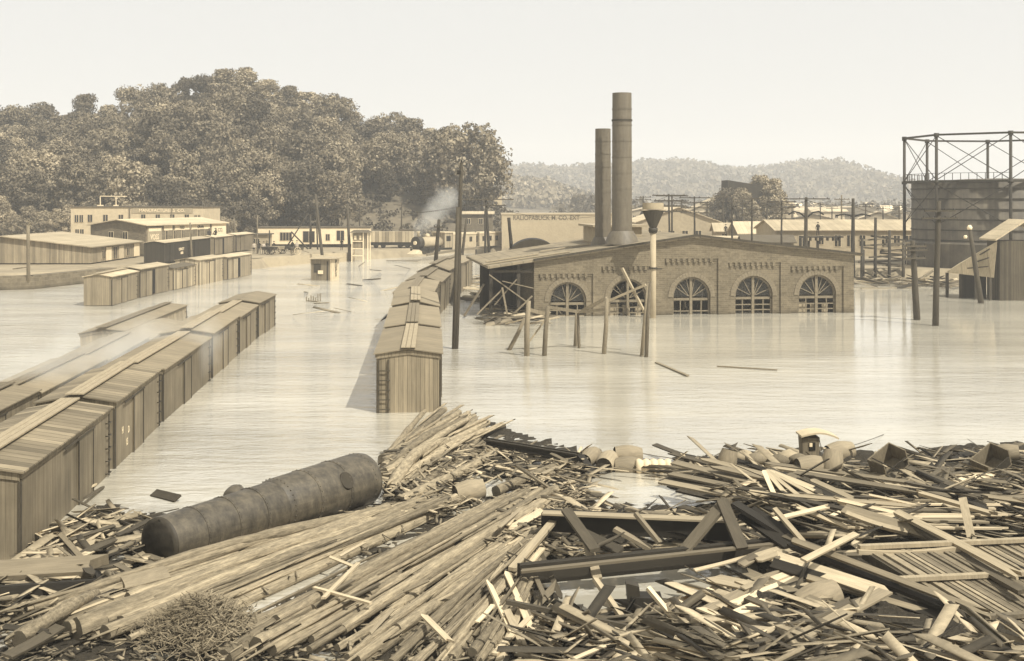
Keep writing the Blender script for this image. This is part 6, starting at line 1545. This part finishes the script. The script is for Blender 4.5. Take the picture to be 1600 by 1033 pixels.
# straw heap
m = MB()
for _ in range(4200):
    c = Vector((rnd.gauss(0, .38), rnd.gauss(0, .38), 0)); c.z = max(.02, .42 * math.exp(-(c.x ** 2 + c.y ** 2) * 2.6) + rnd.uniform(-.05, .06))
    m.tube([c, c + Vector((rnd.uniform(-.2, .2), rnd.uniform(-.2, .2), rnd.uniform(-.08, .1)))], .007, 3, cap=False, smooth=False)
t = tag(m.build('straw_heap', M['straw'], None, W(312, 985, .25)), 'rounded heap of tangled straw on the near logs at lower left', 'straw heap')
t.scale = (1.25, 1.5, 1.4)
print('logs', nlog, 'boards', nb)


# ---------------------------------------------------------------- steam and haze
def steam(name, label, blobs, dens, cat='steam', seed=1):
    """one closed box of air whose density gathers in soft puffs round the given centres"""
    lo = [min(c_[i] - r_ * 1.3 for c_, r_ in blobs) for i in range(3)]; hi = [max(c_[i] + r_ * 1.3 for c_, r_ in blobs) for i in range(3)]
    g = NT('steam'); g.t.nodes.remove(g.b); o_ = g.t.nodes['Material Output']
    pv = g.n('ShaderNodeVolumePrincipled'); pv.inputs['Color'].default_value = (1, .985, .93, 1); pv.inputs['Anisotropy'].default_value = .1
    co = g.coord(); wn = g.n('ShaderNodeTexNoise'); g.l(co, wn.inputs['Vector']); wn.inputs['Scale'].default_value = .45; wn.inputs['Detail'].default_value = 3
    wv = g.n('ShaderNodeVectorMath', operation='MULTIPLY_ADD'); g.l(wn.outputs['Color'], wv.inputs[0]); wv.inputs[1].default_value = (3, 3, 2.4); g.l(co, wv.inputs[2])
    tot = None
    for c_, r_ in blobs:
        dd = g.n('ShaderNodeVectorMath', operation='DISTANCE'); g.l(wv.outputs[0], dd.inputs[0]); dd.inputs[1].default_value = tuple(Vector(c_) + Vector((1.5, 1.5, 1.2)))
        q_ = g.val('MAXIMUM', g.val('SUBTRACT', 1.0, g.val('DIVIDE', dd.outputs['Value'], r_)), 0)
        tot = q_ if tot is None else g.val('MAXIMUM', tot, q_)
    n1 = g.noise(co, .8, 5, .65)
    g.l(g.val('MULTIPLY', g.val('MAXIMUM', g.val('SUBTRACT', g.val('ADD', tot, g.val('MULTIPLY', n1, .8)), .52), 0), g.val('MULTIPLY', g.val('MINIMUM', g.val('MULTIPLY', tot, 4), 1), dens)), pv.inputs['Density']); g.l(pv.outputs[0], o_.inputs['Volume'])
    return tag(MB().box(lo[0], hi[0], lo[1], hi[1], max(.02, lo[2]), hi[2]).build(name, g.m), label, cat, kind='stuff')
steam('steam', 'white steam drifting over the left boxcar roofs', [(P(312, 540, 60), 1.3), (P(290, 545, 60), 1.8), (P(255, 545, 61), 2.4), (P(215, 545, 64), 2.6), (P(180, 560, 60), 2.2), (P(120, 575, 56), 2.6), (P(60, 590, 54), 2.6), (P(330, 525, 63), 1.6)], .26, seed=3)
steam('steam_plume', 'pale steam plume rising from the far bank locomotive', [(P(652, 366, 186), 1.0), (P(660, 352, 186), 1.8), (P(672, 342, 187), 2.4), (P(682, 328, 188), 2.8), (P(700, 312, 190), 3.0)], .22, seed=9)
# summer haze over the valley
hz = MB().box(-1400, 1500, -30, 2300, -5, 110)
g = NT('haze'); g.t.nodes.remove(g.b); pv = g.n('ShaderNodeVolumePrincipled')
pv.inputs['Color'].default_value = (1, .995, .97, 1); pv.inputs['Density'].default_value = HAZE_D; pv.inputs['Anisotropy'].default_value = 0
g.l(pv.outputs[0], g.t.nodes['Material Output'].inputs['Volume'])
tag(hz.build('haze', g.m), 'thin pale haze filling the valley', 'haze', kind='stuff')


# ---------------------------------------------------------------- labels: tell look-alikes apart by their order in the picture
bpy.context.view_layer.update()
byl = {}
for o in col.objects:
    if o.parent is None and o.get('label') and o.get('kind') is None: byl.setdefault(o['label'], []).append(o)
ORD += ['twenty-' + o_ for o_ in ORD[:9]] + ['thirtieth'] + ['thirty-' + o_ for o_ in ORD[:9]] + ['fortieth'] + ['forty-' + o_ for o_ in ORD[:9]] + ['fiftieth'] + ['fifty-' + o_ for o_ in ORD[:9]]
for lb_, os_ in byl.items():
    if 1 < len(os_) <= 60:
        def pxo(o):
            c_ = o.matrix_world @ Vector((.5, 0, 0)) if o.name.startswith('board') else o.matrix_world @ Vector((0, 0, .5)) if o.name.startswith('log') else o.matrix_world.translation
            return c_.x / max(1, c_.y)
        os_.sort(key=pxo)
        for i, o in enumerate(os_):
            e_ = {0: 'leftmost', len(os_) - 1: 'rightmost'}.get(i, ORD[i] + ' from left')
            if len(os_) == 2: e_ = ('left', 'right')[i] + ' one'
            if len((lb_ + ' ' + e_).split()) <= 16: o['label'] = lb_ + ', ' + e_
            if not o.get('group'): o['group'] = 'loose boards of the drift'
